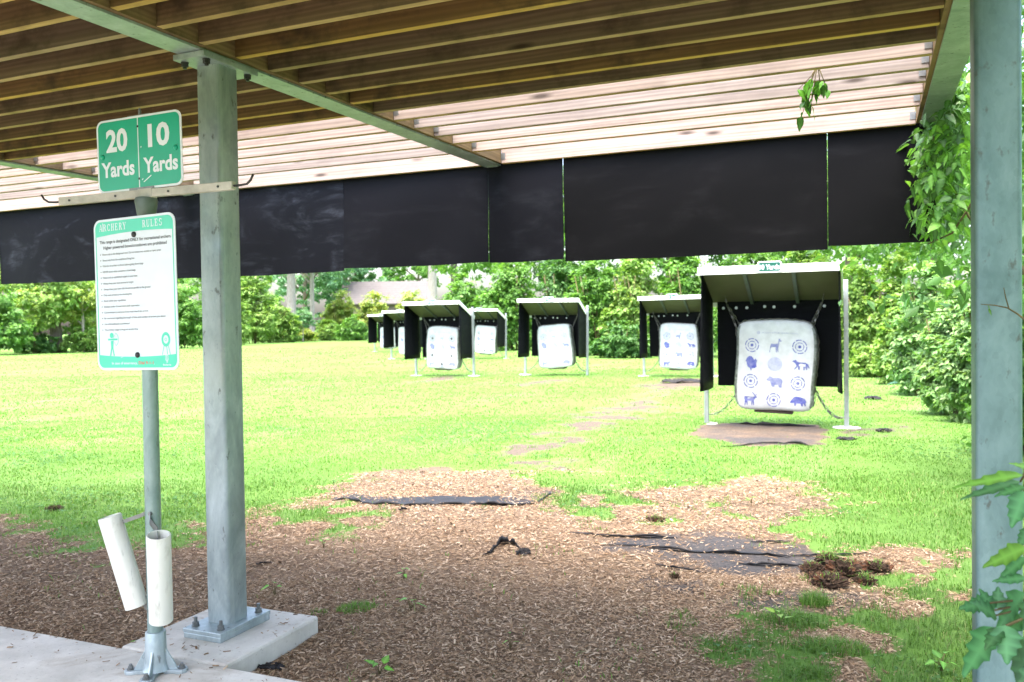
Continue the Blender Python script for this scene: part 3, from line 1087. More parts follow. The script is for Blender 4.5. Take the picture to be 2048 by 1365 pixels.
# arrow tubes
def arrow_tube(top, bot, rot_br, hole):
    top, bot = Vector(top), Vector(bot)
    d = (top - bot).normalized()
    mb = MB()
    R, r = .0420, .0365
    n = 28
    a = d.orthogonal().normalized()
    b = d.cross(a)
    vs, fs = [], []
    prof = [(bot, R), (top - d * .004, R), (top, R - .002), (top, r + .001), (top - d * .003, r), (bot + d * .012, r)]
    for p, rad in prof:
        for k in range(n):
            t = 2 * PI * k / n
            vs.append(p + (a * math.cos(t) + b * math.sin(t)) * rad)
    for i in range(len(prof) - 1):
        for k in range(n):
            fs.append((i * n + k, i * n + (k + 1) % n, (i + 1) * n + (k + 1) % n, (i + 1) * n + k))
    fs.append(tuple(range(n - 1, -1, -1)))
    fs.append(tuple((len(prof) - 1) * n + k for k in range(n)))
    mb.add(vs, fs)
    o = mb.build('arrow_tube', M['pvc'], signpost, 'auto')
    for e, (tp, wdt) in enumerate(rot_br):
        mb = MB()
        pts = [Vector(p) for p in tp]
        prev = None
        for i in range(len(pts) - 1):
            p, q = pts[i], pts[i + 1]
            dd = (q - p).normalized()
            sd = Vector((0, 0, 1)).cross(dd)
            sd = sd.normalized() if sd.length > .1 else Vector((1, 0, 0))
            upv = dd.cross(sd).normalized()
            v0 = []
            for base in (p, q):
                for h_ in (-1, 1):
                    for s_ in (-1, 1):
                        v0.append(base + upv * wdt * h_ + sd * .0018 * s_)
            mb.add(v0, [(0, 1, 3, 2), (4, 6, 7, 5), (0, 4, 5, 1), (2, 3, 7, 6), (0, 2, 6, 4), (1, 5, 7, 3)])
        mb.tube([pts[0] - Vector((0, .006, 0)), pts[0] + Vector((0, .004, 0))], .007, 8)
        mb.build('bracket', M['bracket'], o)
    return o


# leaning tube left of the pole, upright tube in front of it
arrow_tube((-.150, -.066, .598), (-.062, -.028, .255), [(((-.028, -.010, .607), (-.045, -.016, .598), (-.108, -.046, .575), (-.114, -.050, .552)), .007),
                                                       (((-.026, -.010, .245), (-.034, -.013, .262), (-.040, -.016, .290)), .011)], False)
arrow_tube((.132, -.103, .560), (.078, -.047, .224), [(((.014, -.026, .612), (.020, -.034, .585), (.100, -.076, .565), (.104, -.080, .53)), .013)], True)

# ------------------------------------------------------------------ target stands
link_v, link_f = [], []
_n1, _n2 = 12, 6
for i in range(_n1):
    a = 2 * PI * i / _n1
    cx, cz = .0115 * math.cos(a), .021 * math.sin(a)
    cz += .009 * (1 if math.sin(a) > .01 else -1 if math.sin(a) < -.01 else 0)
    for k in range(_n2):
        t = 2 * PI * k / _n2
        rr = .0050
        link_v.append((cx + rr * math.cos(t) * math.cos(a), rr * math.sin(t), cz + rr * math.cos(t) * math.sin(a)))
for i in range(_n1):
    for k in range(_n2):
        link_f.append((i * _n2 + k, i * _n2 + (k + 1) % _n2, ((i + 1) % _n1) * _n2 + (k + 1) % _n2, ((i + 1) % _n1) * _n2 + k))


def chain_along(mb, pts, pitch=.052):
    pts = [Vector(p) for p in pts]
    seg = [(pts[i + 1] - pts[i]).length for i in range(len(pts) - 1)]
    L = sum(seg)
    n = max(1, int(L / pitch))
    for k in range(n):
        s = (k + .5) * L / n
        i = 0
        while i < len(seg) - 1 and s > seg[i]:
            s -= seg[i]
            i += 1
        d = (pts[i + 1] - pts[i]).normalized()
        p = pts[i] + d * s
        q = d.to_track_quat('Z', 'Y')
        T = Matrix.Translation(p) @ q.to_matrix().to_4x4() @ Matrix.Rotation((PI / 2) * (k % 2) + .3, 4, 'Z')
        mb.add(link_v, link_f, 0, T)


def sag(p, q, s, n=8):
    p, q = Vector(p), Vector(q)
    return [p.lerp(q, i / n) - Vector((0, 0, s * 4 * (i / n) * (1 - i / n))) for i in range(n + 1)]


HALF = .882           # half the distance between the two posts
RF, RB = -.83, .20    # roof front and back edge (local y)
RZF, RZB = 2.075, 1.675


def rz_(y): return RZF + (RZB - RZF) * (y - RF) / (RB - RF)


def make_stand(name_txt):
    root = empty('target_stand')
    for sx in (-1, 1):
        mb = MB()
        mb.box(-.029, .029, -.029, .029, -.05, 1.90)
        p = mb.build('post', M['galv_stand'], root, bevel=.004, loc=(sx * HALF, 0, 0))
        mb = MB()
        mb.tube([(0, 0, -.08), (0, 0, .012), (0, 0, .016)], [.17, .17, .16], 24)
        mb.build('footing', M['concrete'], p, 'auto')
        mb = MB()
        mb.tube([(-.05, 0, .135), (.05, 0, .135)], .007, 8)
        mb.tube([(-sx * .05, 0, .135), (-sx * .062, 0, .135)], .012, 8)
        mb.build('tie_bolt', M['chain'], p)
    RWD = HALF - .031
    mb = MB()                              # roof sheet with upstand edges
    def slab(x0, x1, y0, y1, a, b, mat=0):
        vs = [(x0, y0, rz_(y0) + a), (x1, y0, rz_(y0) + a), (x1, y1, rz_(y1) + a), (x0, y1, rz_(y1) + a),
              (x0, y0, rz_(y0) + b), (x1, y0, rz_(y0) + b), (x1, y1, rz_(y1) + b), (x0, y1, rz_(y1) + b)]
        mb.add(vs, [(0, 3, 2, 1), (4, 5, 6, 7), (0, 1, 5, 4), (1, 2, 6, 5), (2, 3, 7, 6), (3, 0, 4, 7)], mat)
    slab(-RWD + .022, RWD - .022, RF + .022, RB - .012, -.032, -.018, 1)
    slab(-RWD + .022, RWD - .022, RF + .022, RB - .012, -.0178, -.002, 0)
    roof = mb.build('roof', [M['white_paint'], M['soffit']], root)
    mb = MB()
    mb.add([(-RWD, RF, RZF - .10), (RWD, RF, RZF - .10), (RWD, RF + .02, RZF - .10), (-RWD, RF + .02, RZF - .10),
            (-RWD, RF, RZF), (RWD, RF, RZF), (RWD, RF + .02, RZF), (-RWD, RF + .02, RZF)],
           [(0, 3, 2, 1), (4, 5, 6, 7), (0, 1, 5, 4), (1, 2, 6, 5), (2, 3, 7, 6), (3, 0, 4, 7)])
    slab(-RWD, -RWD + .02, RF + .0205, RB, -.10, 0)
    slab(RWD - .02, RWD, RF + .0205, RB, -.10, 0)
    slab(-RWD + .0205, RWD - .0205, RB - .01, RB, -.09, 0)
    mb.build('fascia', M['white_paint'], roof)
    for x in (-.29, .29):
        mb = MB()
        slab(x - .022, x + .022, RF + .03, RB - .02, -.075, -.033)
        mb.build('roof_rib', M['rib'], roof)
    for sx in (-1, 1):                     # side mats, slightly bowed
        mb = MB()
        x = sx * (RWD - .036)
        ny_, nz_ = 8, 10
        vs, fs = [], []
        for side in (0, 1):
            for j in range(nz_ + 1):
                for i in range(ny_ + 1):
                    y = RF + .055 + (RB - .07 - RF - .055) * i / ny_
                    zt = rz_(y) - .034
                    z = zt + (.50 - zt) * j / nz_
                    bow = .030 * math.sin(PI * i / ny_) * (j / nz_) ** 1.5 - (.030 * (1 - i / ny_) ** 3 * (j / nz_))
                    vs.append((x - sx * (.010 * side) - sx * bow, y, z))
        W_ = ny_ + 1
        off = W_ * (nz_ + 1)
        for j in range(nz_):
            for i in range(ny_):
                a = j * W_ + i
                fs.append((a, a + 1, a + W_ + 1, a + W_))
                fs.append((off + a, off + a + W_, off + a + W_ + 1, off + a + 1))
        for i in range(ny_):
            for r_ in (0, nz_):
                a = r_ * W_ + i
                fs.append((a, off + a, off + a + 1, a + 1) if r_ == 0 else (a, a + 1, off + a + 1, off + a))
        for j in range(nz_):
            for r_ in (0, ny_):
                a = j * W_ + r_
                fs.append((a, a + W_, off + a + W_, off + a) if r_ == 0 else (a, off + a, off + a + W_, a + W_))
        mb.add(vs, fs)
        mb.build('side_mat', M['rubber_clean'], root, True)
    mb = MB()
    mb.box(-RWD + .10, RWD - .055, .165, .175, .515, rz_(.165) - .034)
    back = mb.build('back_mat', M['rubber_clean'], root)
    for x in (-.67, -.50, -.36, -.13, -.01, .25, .62):
        mb = MB()
        zz = rz_(.16) - .115 + .006 * math.sin(x * 40)
        mb.tube([(x, .1645, zz), (x, .160, zz)], .019, 14)
        mb.tube([(x, .160, zz), (x, .154, zz)], .009, 6)
        mb.build('washer', M['galv_light'], back)
    for sx in (-1, 1):                     # hanging chains and tie-down chains
        eye = (sx * .62, -.02, rz_(-.02) - .05)
        mb = MB()
        mb.tube([(eye[0], eye[1], eye[2] + .02), eye], .006, 8)
        chain_along(mb, [eye, (sx * .60, -.02, eye[2] - .10)])
        e2 = (sx * .60, -.02, eye[2] - .09)
        chain_along(mb, [e2, (sx * .475 + .012, -.115, 1.30), (sx * .485 + .02, -.12, 1.20)])
        chain_along(mb, [e2, (sx * .44 + .012, .05, 1.32)])
        mb.build('hanging_chain', M['chain'], root)
        mb = MB()
        chain_along(mb, sag((sx * .47 + .03, -.02, .52), (sx * .835, -.0, .135), .10, 10))
        if sx > 0:
            chain_along(mb, sag((sx * .47 + .03, .06, .50), (sx * .835, .0, .135), .12, 10))
        mb.build('tie_chain', M['chain'], root)
    mb = MB()
    mb.prism(rrect(.285, .140, .028, 5), RF - .006, RF - .0015, 0)
    mb.flat(rrect(.252, .108, .016, 4), RF - .0064, 1)
    put_text(mb, name_txt, -.118, .118, -.030, .062, RF - .0068, 0, .03)
    o = mb.build('yardage_sign', [M['sign_white'], M['sign_deep']], root, loc=(0.02, 0, RZF - .028))
    return root


# --- bag
BA, BC, BB, BN = .502, .578, .155, 8.5


def bag_front(x, z, seed=0):
    q = abs(x / BA) ** BN + abs(z / BC) ** BN
    q = min(q, 1.0)
    return -BB * (1 - q) ** (1 / BN)


def warp(x, y, z, seed):
    e = 1 + .014 * math.sin(z * 3 + seed) - .02 * z
    x2 = x * e + .010 * math.sin(7 * z + seed) * abs(x / BA) ** 3
    z2 = z + .018 * (1 - (x / BA) ** 2) * (1 if z > 0 else -.6) * abs(z / BC) ** 2 + .010 * math.sin(6 * x + seed * 2) * abs(z / BC) ** 3
    w = .004 * math.sin(23 * x + 5 * z + seed) * math.sin(17 * z - 4 * x) + .007 * math.sin(11 * x - 3 * z + seed)
    return (x2, y + w, z2)


DEER = [(.0, .0), (.06, .0), (.10, .30), (.17, .40), (.50, .42), (.55, .02), (.61, .02), (.63, .30), (.68, .02), (.74, .02), (.74, .42), (.80, .60), (.80, .80),
        (.98, .82), (.97, .90), (.84, .97), (.90, 1.05), (.80, 1.02), (.72, 1.06), (.74, .94), (.66, .66), (.45, .64), (.16, .66), (.10, .60), (.07, .45), (.04, .25)]
TURKEY = [(.45, 0), (.55, 0), (.52, .14), (.80, .16), (.95, .25), (.92, .50), (.98, .72), (.82, .84), (.74, .72), (.64, .86), (.50, .98), (.28, 1.0), (.10, .88), (.04, .74),
          (-.02, .62), (.08, .58), (.12, .40), (.22, .22), (.40, .15)]
COYOTE = [(.02, .84), (.12, .80), (.24, .62), (.30, .42), (.16, .08), (.22, .06), (.40, .36), (.44, .04), (.50, .04), (.52, .36), (.72, .38), (.74, .04), (.80, .04), (.84, .36), (.90, .06),
          (.96, .08), (.98, .40), (1.06, .20), (1.10, .28), (1.0, .62), (.84, .78), (.44, .80), (.32, .90), (.26, 1.05), (.18, .98), (.10, .94)]
BEAR = [(.0, .70), (.06, .60), (.22, .58), (.30, .34), (.36, .10), (.52, .08), (.52, .26), (.74, .28), (.80, .05), (.98, .04), (.96, .30), (1.02, .56), (.94, .80), (.74, .90), (.42, .86), (.28, .96), (.20, .98), (.14, .88)]
ELK = [(.08, .0), (.14, .0), (.20, .28), (.26, .04), (.32, .04), (.30, .36), (.58, .36), (.60, .02), (.66, .02), (.68, .30), (.74, .04), (.80, .04), (.78, .44), (.90, .60), (1.0, .62), (1.0, .70),
       (.92, .78), (1.02, .98), (.96, .96), (.90, .82), (.72, 1.04), (.60, 1.08), (.78, .86), (.84, .74), (.72, .68), (.36, .70), (.10, .72), (.04, .60), (.10, .40)]
BOAR = [(.0, .36), (.10, .30), (.26, .36), (.28, .06), (.36, .06), (.40, .32), (.66, .30), (.72, .06), (.80, .06), (.82, .36), (.92, .08), (1.0, .08), (.98, .46), (1.04, .40), (1.0, .64), (.90, .84), (.62, .96), (.34, .98), (.20, .86), (.08, .60)]


def make_bag(seed, ink, holes=False):
    root = empty('target_bag')
    mb = MB()
    N = 22
    pts = {}
    for axis_ in range(3):
        for sgn in (-1, 1):
            g = []
            for i in range(N + 1):
                row = []
                for j in range(N + 1):
                    u, v = math.tan((2 * i / N - 1) * PI / 4), math.tan((2 * j / N - 1) * PI / 4)
                    p = [0, 0, 0]
                    p[axis_] = sgn
                    p[(axis_ + 1) % 3] = u
                    p[(axis_ + 2) % 3] = v
                    n_ = (abs(p[0]) ** BN + abs(p[1]) ** BN + abs(p[2]) ** BN) ** (1 / BN)
                    q = (p[0] / n_ * BA, p[1] / n_ * BB, p[2] / n_ * BC)
                    key = tuple(round(c, 5) for c in q)
                    if key not in pts:
                        pts[key] = len(mb.v)
                        mb.v.append(warp(*q, seed))
                    row.append(pts[key])
                g.append(row)
            for i in range(N):
                for j in range(N):
                    f = (g[i][j], g[i + 1][j], g[i + 1][j + 1], g[i][j + 1])
                    mb.f.append(f if sgn > 0 else tuple(reversed(f)))
                    mb.m.append(1 if (axis_ == 0) else 0)
    nsm = len(mb.f)

    def fn(x, z):
        a, b, c = warp(x, bag_front(x, z), z, seed)
        return (a, b - .0035, c)

    cols_ = (-.292, .003, .296)
    rows = (.262, .028, -.205, -.438)
    def bull(cx, cz, mat):
        for r0, r1, ph, nseg in ((.078, .090, 10, 6), (.046, .055, 40, 4)):
            for k in range(nseg):
                a0 = ph + 360 / nseg * k + 5
                ring(mb, cx, cz, r0, r1, 0, mat, a0, a0 + 360 / nseg - 10, 8, fn=fn)
        ring(mb, cx, cz, .001, .020, 0, mat, n=12, fn=fn)
    def beast(poly, cx, cz, w, h, mat):
        p = [(cx + (a - .5) * w, cz + (b - .5) * h) for a, b in poly]
        tri = geometry.tessellate_polygon([[Vector((x, z, 0)) for x, z in p]])
        vs = [fn(x, z) for x, z in p]
        fs = []
        for t in tri:
            a, b, c = (p[i] for i in t)
            if (b[0] - a[0]) * (c[1] - a[1]) - (b[1] - a[1]) * (c[0] - a[0]) < 0: t = (t[0], t[2], t[1])
            fs.append(tuple(t))
        mb.add(vs, fs, mat)
    for cx, cz in ((cols_[0], rows[0]), (cols_[2], rows[0]), (cols_[0], rows[2]), (cols_[2], rows[2]), (cols_[1], rows[3])):
        bull(cx, cz, 2)
    bull(cols_[1], rows[1], 3)
    ring(mb, cols_[1], rows[1], .001, .09, 0, 3, n=24, fn=fn)
    beast(DEER, cols_[1], rows[0], .15, .17, 4)
    beast(TURKEY, cols_[0], rows[1], .15, .185, 2)
    beast(COYOTE, cols_[2] + .01, rows[1], .20, .13, 2)
    beast(BEAR, cols_[1], rows[2], .20, .15, 4)
    beast(ELK, cols_[0], rows[3], .17, .16, 2)
    beast(BOAR, cols_[2] + .01, rows[3], .20, .13, 2)
    put_text(mb, 'morrelltargets.com', -.17, .27, .415, .022, 0, 3, .01, fn)
    ring(mb, -.215, .425, .006, .020, 0, 3, n=16, fn=fn)
    if holes:
        for cx, cz in ((cols_[0], rows[0]), (cols_[2], rows[0]), (cols_[0], rows[2]), (cols_[2], rows[2]), (cols_[1], rows[3])):
            pr = [(cx + .032 * rnd.uniform(.6, 1.2) * math.cos(k * PI / 4), cz + .032 * rnd.uniform(.6, 1.3) * math.sin(k * PI / 4)) for k in range(8)]
            vs = [fn(x, z) for x, z in pr]
            mb.add([(a, b - .002, c) for a, b, c in vs], [tuple(range(8))], 5)
    body = mb.build('bag_body', [M['bag'], M['bag_side'], M[ink], M['ink_faint'], M['ink_pale' if ink == 'ink' else 'ink_faint'], M['black']], root)
    body.data.polygons.foreach_set('use_smooth', [i < nsm for i in range(len(mb.f))])
    mb2 = MB()
    mb2.box(-.24, .24, -.10, .12, -.622, -.585)
    mb2.build('base_board', M['board'], root, bevel=.004)
    mb2 = MB()
    top = []
    for k in range(15):
        x = -.46 + .92 * k / 14
        xx, yy, zz = warp(x, -BB * .62, BC * (1 - min(1, abs(x / BA) ** BN + .62 ** BN)) ** (1 / BN), seed)
        top.append((xx, yy - .004, zz + .008))
    chain_along(mb2, top)
    mb2.build('wrap_chain', M['chain'], root)
    mb2 = MB()
    side = []
    for k in range(12):
        z = .42 - .92 * k / 11
        xx, yy, zz = warp(BA * (1 - min(.999, abs(z / BC) ** BN + .3 ** BN)) ** (1 / BN), -.3 * BB, z, seed)
        side.append((xx + .008, yy, zz))
    chain_along(mb2, side)
    mb2.build('wrap_chain', M['chain'], root)
    return root


TG = 'roofed target stands across the range'
BG = 'hanging white target bags'
stands = [  # x, y, yaw deg, yardage, stand label, bag label, bag seed, ink, holes
    (1.404, 8.712, 1.2, '10 Yards', 'nearest target stand, white roof edge with a readable green 10 Yards sign',
     'largest target bag, its blue animals and rings all clearly readable', .4, 'ink', False),
    (-2.03, 18.98, 3, '20 Yards', 'target stand half hidden behind the left mat of the nearest stand',
     'pale target bag cut off by the left mat of the nearest stand', 1.7, 'ink', False),
    (-5.36, 18.88, 4, '20 Yards', 'free standing target stand in the gap between the clustered stands and the half hidden one',
     'tilted target bag with very faded print in the stand standing alone', 2.9, 'ink_pale', False),
    (-8.385, 18.12, 3, '20 Yards', 'foremost of the clustered target stands, overlapping the others behind it',
     'target bag with black arrow holes shot through its bullseyes', 4.1, 'ink_pale', True),
    (-12.33, 29.5, 1, '30 Yards', 'target stand seen behind the right post of the foremost clustered stand',
     'small pale bag partly covered by the right post of the foremost clustered stand', 5.3, 'ink_pale', True),
    (-15.60, 28.75, 3, '30 Yards', 'target stand showing mostly its left mat, tucked behind the foremost clustered stand',
     'narrow sliver of white bag beside the left mat of the foremost clustered stand', 6.0, 'ink_pale', False),
    (at(777, 47)[0], at(777, 47)[1], 2, '50 Yards', 'farthest and smallest target stand at the left end of the cluster',
     'farthest tiny bag behind the second black mat from the left', 7.2, 'ink_pale', False),
]
first = {}


def copy_tree(o, parent=None):
    c = o.copy()
    col.objects.link(c)
    c.parent = parent
    for ch in list(o.children):
        copy_tree(ch, c)
    return c


for i, (x, y, a, yd, l1, l2, sd, ink, hl) in enumerate(stands):
    if yd not in first:
        s = make_stand(yd)
        first[yd] = s
    else:
        s = copy_tree(first[yd])
    zg = float(gz(x, y))
    s.location = (x, y, zg)
    s.rotation_euler = (math.radians([0, .5, -.6, .3, -.4, .7, 0][i]), math.radians([0, -.5, .7, -.3, .6, -.4, .3][i]), math.radians(a))
    tag(s, l1, 'target stand', TG)
    if i == 6: s.scale = (1, 1, 1)
    b = make_bag(sd, ink, hl)
    ca_, sa_ = math.cos(math.radians(a)), math.sin(math.radians(a))
    lx, ly = .012 + .02 * math.sin(sd), .0
    b.location = (x + lx * ca_ - ly * sa_, y + lx * sa_ + ly * ca_, zg + .79 + .012 * math.sin(sd * 3))
    b.rotation_euler = (math.radians(1.5), math.radians([2.6, 1.0, -2.4, 2.6, 4.0, 1.2, .5][i]), math.radians(a + [-1, 3, -2, 0, 2, 1, 0][i]))
    tag(b, l2, 'target', BG)

# ------------------------------------------------------------------ ground litter: wood chips
def frustum_pts(n, d0, d1, half=.70, power=1.0):
    """random ground points, uniform in area between two depths ahead of the camera"""
    d = np.sqrt(rng.random(n) * (d1 * d1 - d0 * d0) + d0 * d0)
    l = (rng.random(n) * 2 - 1) * half * d
    return CAM[0] + d * FWD[0] + l * RIGHT[0], CAM[1] + d * FWD[1] + l * RIGHT[1], d


def on_slab(x, y):
    s = y < SLAB_EDGE + .012
    for cx in (0, B):
        s |= (np.abs(x - cx) < .285) & (y < .285) & (y > -.4)
    return s


def chips(n, d0, d1, Lmin, Lmax, spilled=False):
    x, y, d = frustum_pts(n, d0, d1)
    bare, fab, tan = masks(x, y)
    keep = (bare + (vnoise(x, y, 7, 51, 3) - .5) * .6 + (rng.random(n) - .5) * .5 > .47) & ~on_slab(x, y)
    keep &= rng.random(n) < (1 - .85 * fab) * (.45 + 1.1 * vnoise(x, y, 1.6, 61, 3))
    zo = 0.0
    if spilled:                            # kicked onto the slab and the pads, thinning out away from their edges
        x = rng.uniform(-2.4, 1.2, n)
        y = SLAB_EDGE - rng.exponential(.10, n)
        k2 = rng.random(n) < .45
        x = np.where(k2, rng.uniform(-.27, .27, n), x)
        y = np.where(k2, rng.uniform(-.3, .27, n), y)
        keep = (np.maximum(np.abs(x), np.abs(y)) > .17) & (y < .27)
        keep &= ~((y > SLAB_EDGE) & (np.abs(x) > .27))
        zo = .067 + .012
    x, y = x[keep], y[keep]
    n = len(x)
    L = rng.uniform(Lmin, Lmax, n) * rng.choice([.6, 1, 1, 1.5], n)
    W = L * rng.uniform(.16, .42, n)
    H = W * rng.uniform(.18, .45, n)
    a = rng.uniform(0, 2 * PI, n)
    til = rng.normal(0, .22, n)
    dx = np.stack([np.cos(a) * np.cos(til), np.sin(a) * np.cos(til), np.sin(til)], -1)
    dy = np.stack([-np.sin(a), np.cos(a), rng.normal(0, .25, n)], -1)
    c = np.stack([x, y, (gz(x, y) if not spilled else zo - .012) + H * .4 + np.abs(np.sin(til)) * L * .4 + rng.uniform(0, .008 if not spilled else .001, n)], -1)
    up = np.array([0, 0, 1.0])
    l2, w2 = (L / 2)[:, None], (W / 2)[:, None]
    h = H[:, None] * up
    tw = rng.uniform(.55, 1, n)[:, None]
    v = np.stack([c - dx * l2 - dy * w2, c + dx * l2 - dy * w2 * tw, c + dx * l2 + dy * w2 * tw, c - dx * l2 + dy * w2,
                  c - dx * l2 * .9 + h, c + dx * l2 * .85 + h], 1).reshape(-1, 3)
    b = (np.arange(n) * 6)[:, None]
    q = np.concatenate([b + np.array([[0, 1, 5, 4]]), b + np.array([[2, 3, 4, 5]])])
    t = np.concatenate([b + np.array([[1, 2, 5]]), b + np.array([[3, 0, 4]])])
    k = rng.random(n)[:, None]
    lo, mid, hi = np.array([.130, .080, .047]), np.array([.32, .215, .132]), np.array([.56, .445, .325])
    tint = np.where(k < .45, lo + (mid - lo) * k / .45, mid + (hi - mid) * ((k - .45) / .55) ** 1.6)
    tint = tint * rng.uniform(.8, 1.2, (n, 1))
    return v, q, t, np.repeat(tint, 6, 0)


parts = [chips(160000, 2.3, 4.6, .008, .019), chips(130000, 4.6, 8.0, .010, .024), chips(420, 3, 4, .006, .020, True)]
vs, qs, ts, tn, off = [], [], [], [], 0
for v, q, t, c in parts:
    vs.append(v); qs.append(q + off if len(q) else q); ts.append(t + off); tn.append(c); off += len(v)
o = np_mesh('wood_chips', np.concatenate(vs), [np.concatenate(qs), np.concatenate(ts)], M['chip'], tint=np.concatenate(tn))
tag(o, 'brown wood chip mulch spread over the bare ground before the lawn', 'wood chips', kind='stuff')

def leaf_mesh(p, axis_, nrm, L, W, fold=.18):
    """diamond leaf blades folded along the midrib: arrays in, verts + tris out"""
    side = np.cross(axis_, nrm)
    side /= np.linalg.norm(side, axis=1)[:, None] + 1e-9
    L_, W_ = L[:, None], W[:, None]
    a = p
    l = p + axis_ * L_ * .42 + side * W_ * .5 + nrm * W_ * fold
    r = p + axis_ * L_ * .42 - side * W_ * .5 + nrm * W_ * fold
    t = p + axis_ * L_ - nrm * L_ * .12
    v = np.stack([a, l, t, r], 1).reshape(-1, 3)
    b = (np.arange(len(p)) * 4)[:, None]
    f = np.concatenate([b + np.array([[0, 2, 1]]), b + np.array([[0, 3, 2]])])
    return v, f


def unit(n):
    v = rng.normal(0, 1, (n, 3))
    return v / np.linalg.norm(v, axis=1)[:, None]


# ------------------------------------------------------------------ grass
G1, G2, G3 = np.array([.066, .150, .024]), np.array([.116, .228, .048]), np.array([.25, .28, .12])


def blades(x, y, h, w, z0=None, lean=.55, dark=0.0, var=1.0):
    n = len(x)
    z = gz(x, y) if z0 is None else z0
    a = rng.uniform(0, 2 * PI, n)
    dirx = np.stack([np.cos(a), np.sin(a), 0 * a], -1)
    side = np.stack([-np.sin(a), np.cos(a), 0 * a], -1)
    ln = np.abs(rng.normal(lean, .3, n))[:, None]
    p = np.stack([x, y, z - .004], -1)
    up = np.array([0, 0, 1.0])
    h_, w_ = h[:, None], w[:, None]
    mid = p + up * h_ * .55 + dirx * h_ * .22 * ln
    tip = p + up * h_ * (1 - .25 * np.minimum(ln, 1.6)) + dirx * h_ * .75 * ln
    v = np.stack([p - side * w_ / 2, p + side * w_ / 2, mid + side * w_ * .42, mid - side * w_ * .42, tip], 1).reshape(-1, 3)
    b = (np.arange(n) * 5)[:, None]
    q = b + np.array([[0, 1, 2, 3]])
    t = b + np.array([[3, 2, 4]])
    k = np.clip((vnoise(x * .6, y, .8, 41, 4) - .5) * 1.5 + (vnoise(x, y * 2.2, .16, 47, 3) - .5) * 1.0 + .62 + rng.normal(0, .16 * var, n), 0, 1)[:, None]
    c = G1 * (1 - k) + G2 * k
    s = (rng.random(n) < (.06 + .10 * (vnoise(x, y, 1.4, 44, 3) > .55)) * var ** 2)[:, None]
    c = np.where(s, G3 * rng.uniform(.7, 1.1, (n, 1)), c) * rng.uniform(1 - .2 * var, 1 + .25 * var, (n, 1))
    if dark: c = c * (1 - dark)
    return v, q, t, np.repeat(c, 5, 0)


acc = []
def lawn(n, d0, d1, hmin, hmax, w, thr=.45, half=.70, var=1.0, dark=0.0, lean=.7):
    x, y, d = frustum_pts(n, d0, d1, half)
    bare, fab, tan = masks(x, y)
    clump = vnoise(x, y, 2.2, 71, 3)
    keep = (bare + (vnoise(x, y, 9, 57, 3) - .5) * .9 + (rng.random(n) - .5) * .6 < thr) & ~on_slab(x, y) & (rng.random(n) < .45 + .9 * clump)
    x, y, clump = x[keep], y[keep], clump[keep]
    h = rng.uniform(hmin, hmax, len(x)) * (.55 + .9 * clump)
    acc.append(blades(x, y, h, w * rng.uniform(.6, 1.3, len(x)), var=var, dark=dark, lean=lean))
lawn(64000, 2.5, 4.3, .022, .060, .0034, dark=.25, lean=.95)  # nearest blades coloured darker to stand in for the roof's shade
lawn(95000, 4.2, 7.5, .018, .042, .0050, var=.8)
lawn(110000, 7.5, 13, .015, .034, .0075, var=.5)
lawn(70000, 13, 26, .018, .038, .016, var=.35)
lawn(30000, 26, 60, .02, .045, .04, var=.3)
# sparse sprouts in the chips
x, y, d = frustum_pts(5200, 3.2, 7.0)
bare, fab, tan = masks(x, y)
k = (bare > .4) & ~on_slab(x, y) & (vnoise(x, y, 2.6, 91, 3) > .66) & (fab < .4)
acc.append(blades(x[k], y[k], rng.uniform(.015, .05, k.sum()), .005 * rng.uniform(.6, 1.4, k.sum()), lean=.9))
# clover and plantain among the grass
x, y, d = frustum_pts(26000, 3.0, 12)
bare, fab, tan = masks(x, y)
k = (bare < .35) & ~on_slab(x, y) & (vnoise(x, y, .9, 131, 3) > .60)
x, y, d = x[k], y[k], d[k]
n = len(x)
nr = np.array([0, 0, 1.0]) + unit(n) * .35
nr /= np.linalg.norm(nr, axis=1)[:, None]
a_ = unit(n)
a_ -= nr * (a_ * nr).sum(1)[:, None]
a_ /= np.linalg.norm(a_, axis=1)[:, None]
L = rng.uniform(.010, .022, n) * (1 + d / 14)
v, f = leaf_mesh(np.stack([x, y, gz(x, y) + rng.uniform(.008, .028, n)], -1), a_, nr, L, L * .85)
acc.append((v, np.zeros((0, 4), int), f, np.repeat(np.array([.070, .172, .045]) * rng.uniform(.7, 1.3, (n, 1)), 4, 0)))
vs, qs, ts, tn, off = [], [], [], [], 0
for v, q, t, c in acc:
    vs.append(v); qs.append(q + off if len(q) else q); ts.append(t + off); tn.append(c); off += len(v)
o = np_mesh('lawn_grass', np.concatenate(vs), [np.concatenate(qs), np.concatenate(ts)], M['grass'], tint=np.concatenate(tn))
tag(o, 'bright green mown grass covering the range', 'grass', kind='stuff')


def tuft(px, py, rx, ry, n, h, label):
    cx, cy = gpt(px, py)
    a, r = rng.uniform(0, 2 * PI, n), np.sqrt(rng.random(n))
    x = cx + RIGHT[0] * rx * r * np.cos(a) + FWD[0] * ry * r * np.sin(a)
    y = cy + RIGHT[1] * rx * r * np.cos(a) + FWD[1] * ry * r * np.sin(a)
    v, q, t, c = blades(x, y, rng.uniform(.5, 1, n) * h * (1.15 - .6 * r), .0036 * rng.uniform(.7, 1.3, n), lean=.8)
    z = float(gz(cx, cy))
    v = v - np.array([cx, cy, z])
    o = np_mesh('grass_tuft', v, [q, t], M['grass'], tint=c)
    o.location = (cx, cy, z)
    tag(o, label, 'grass tuft', 'lone grass tufts in the wood chips')


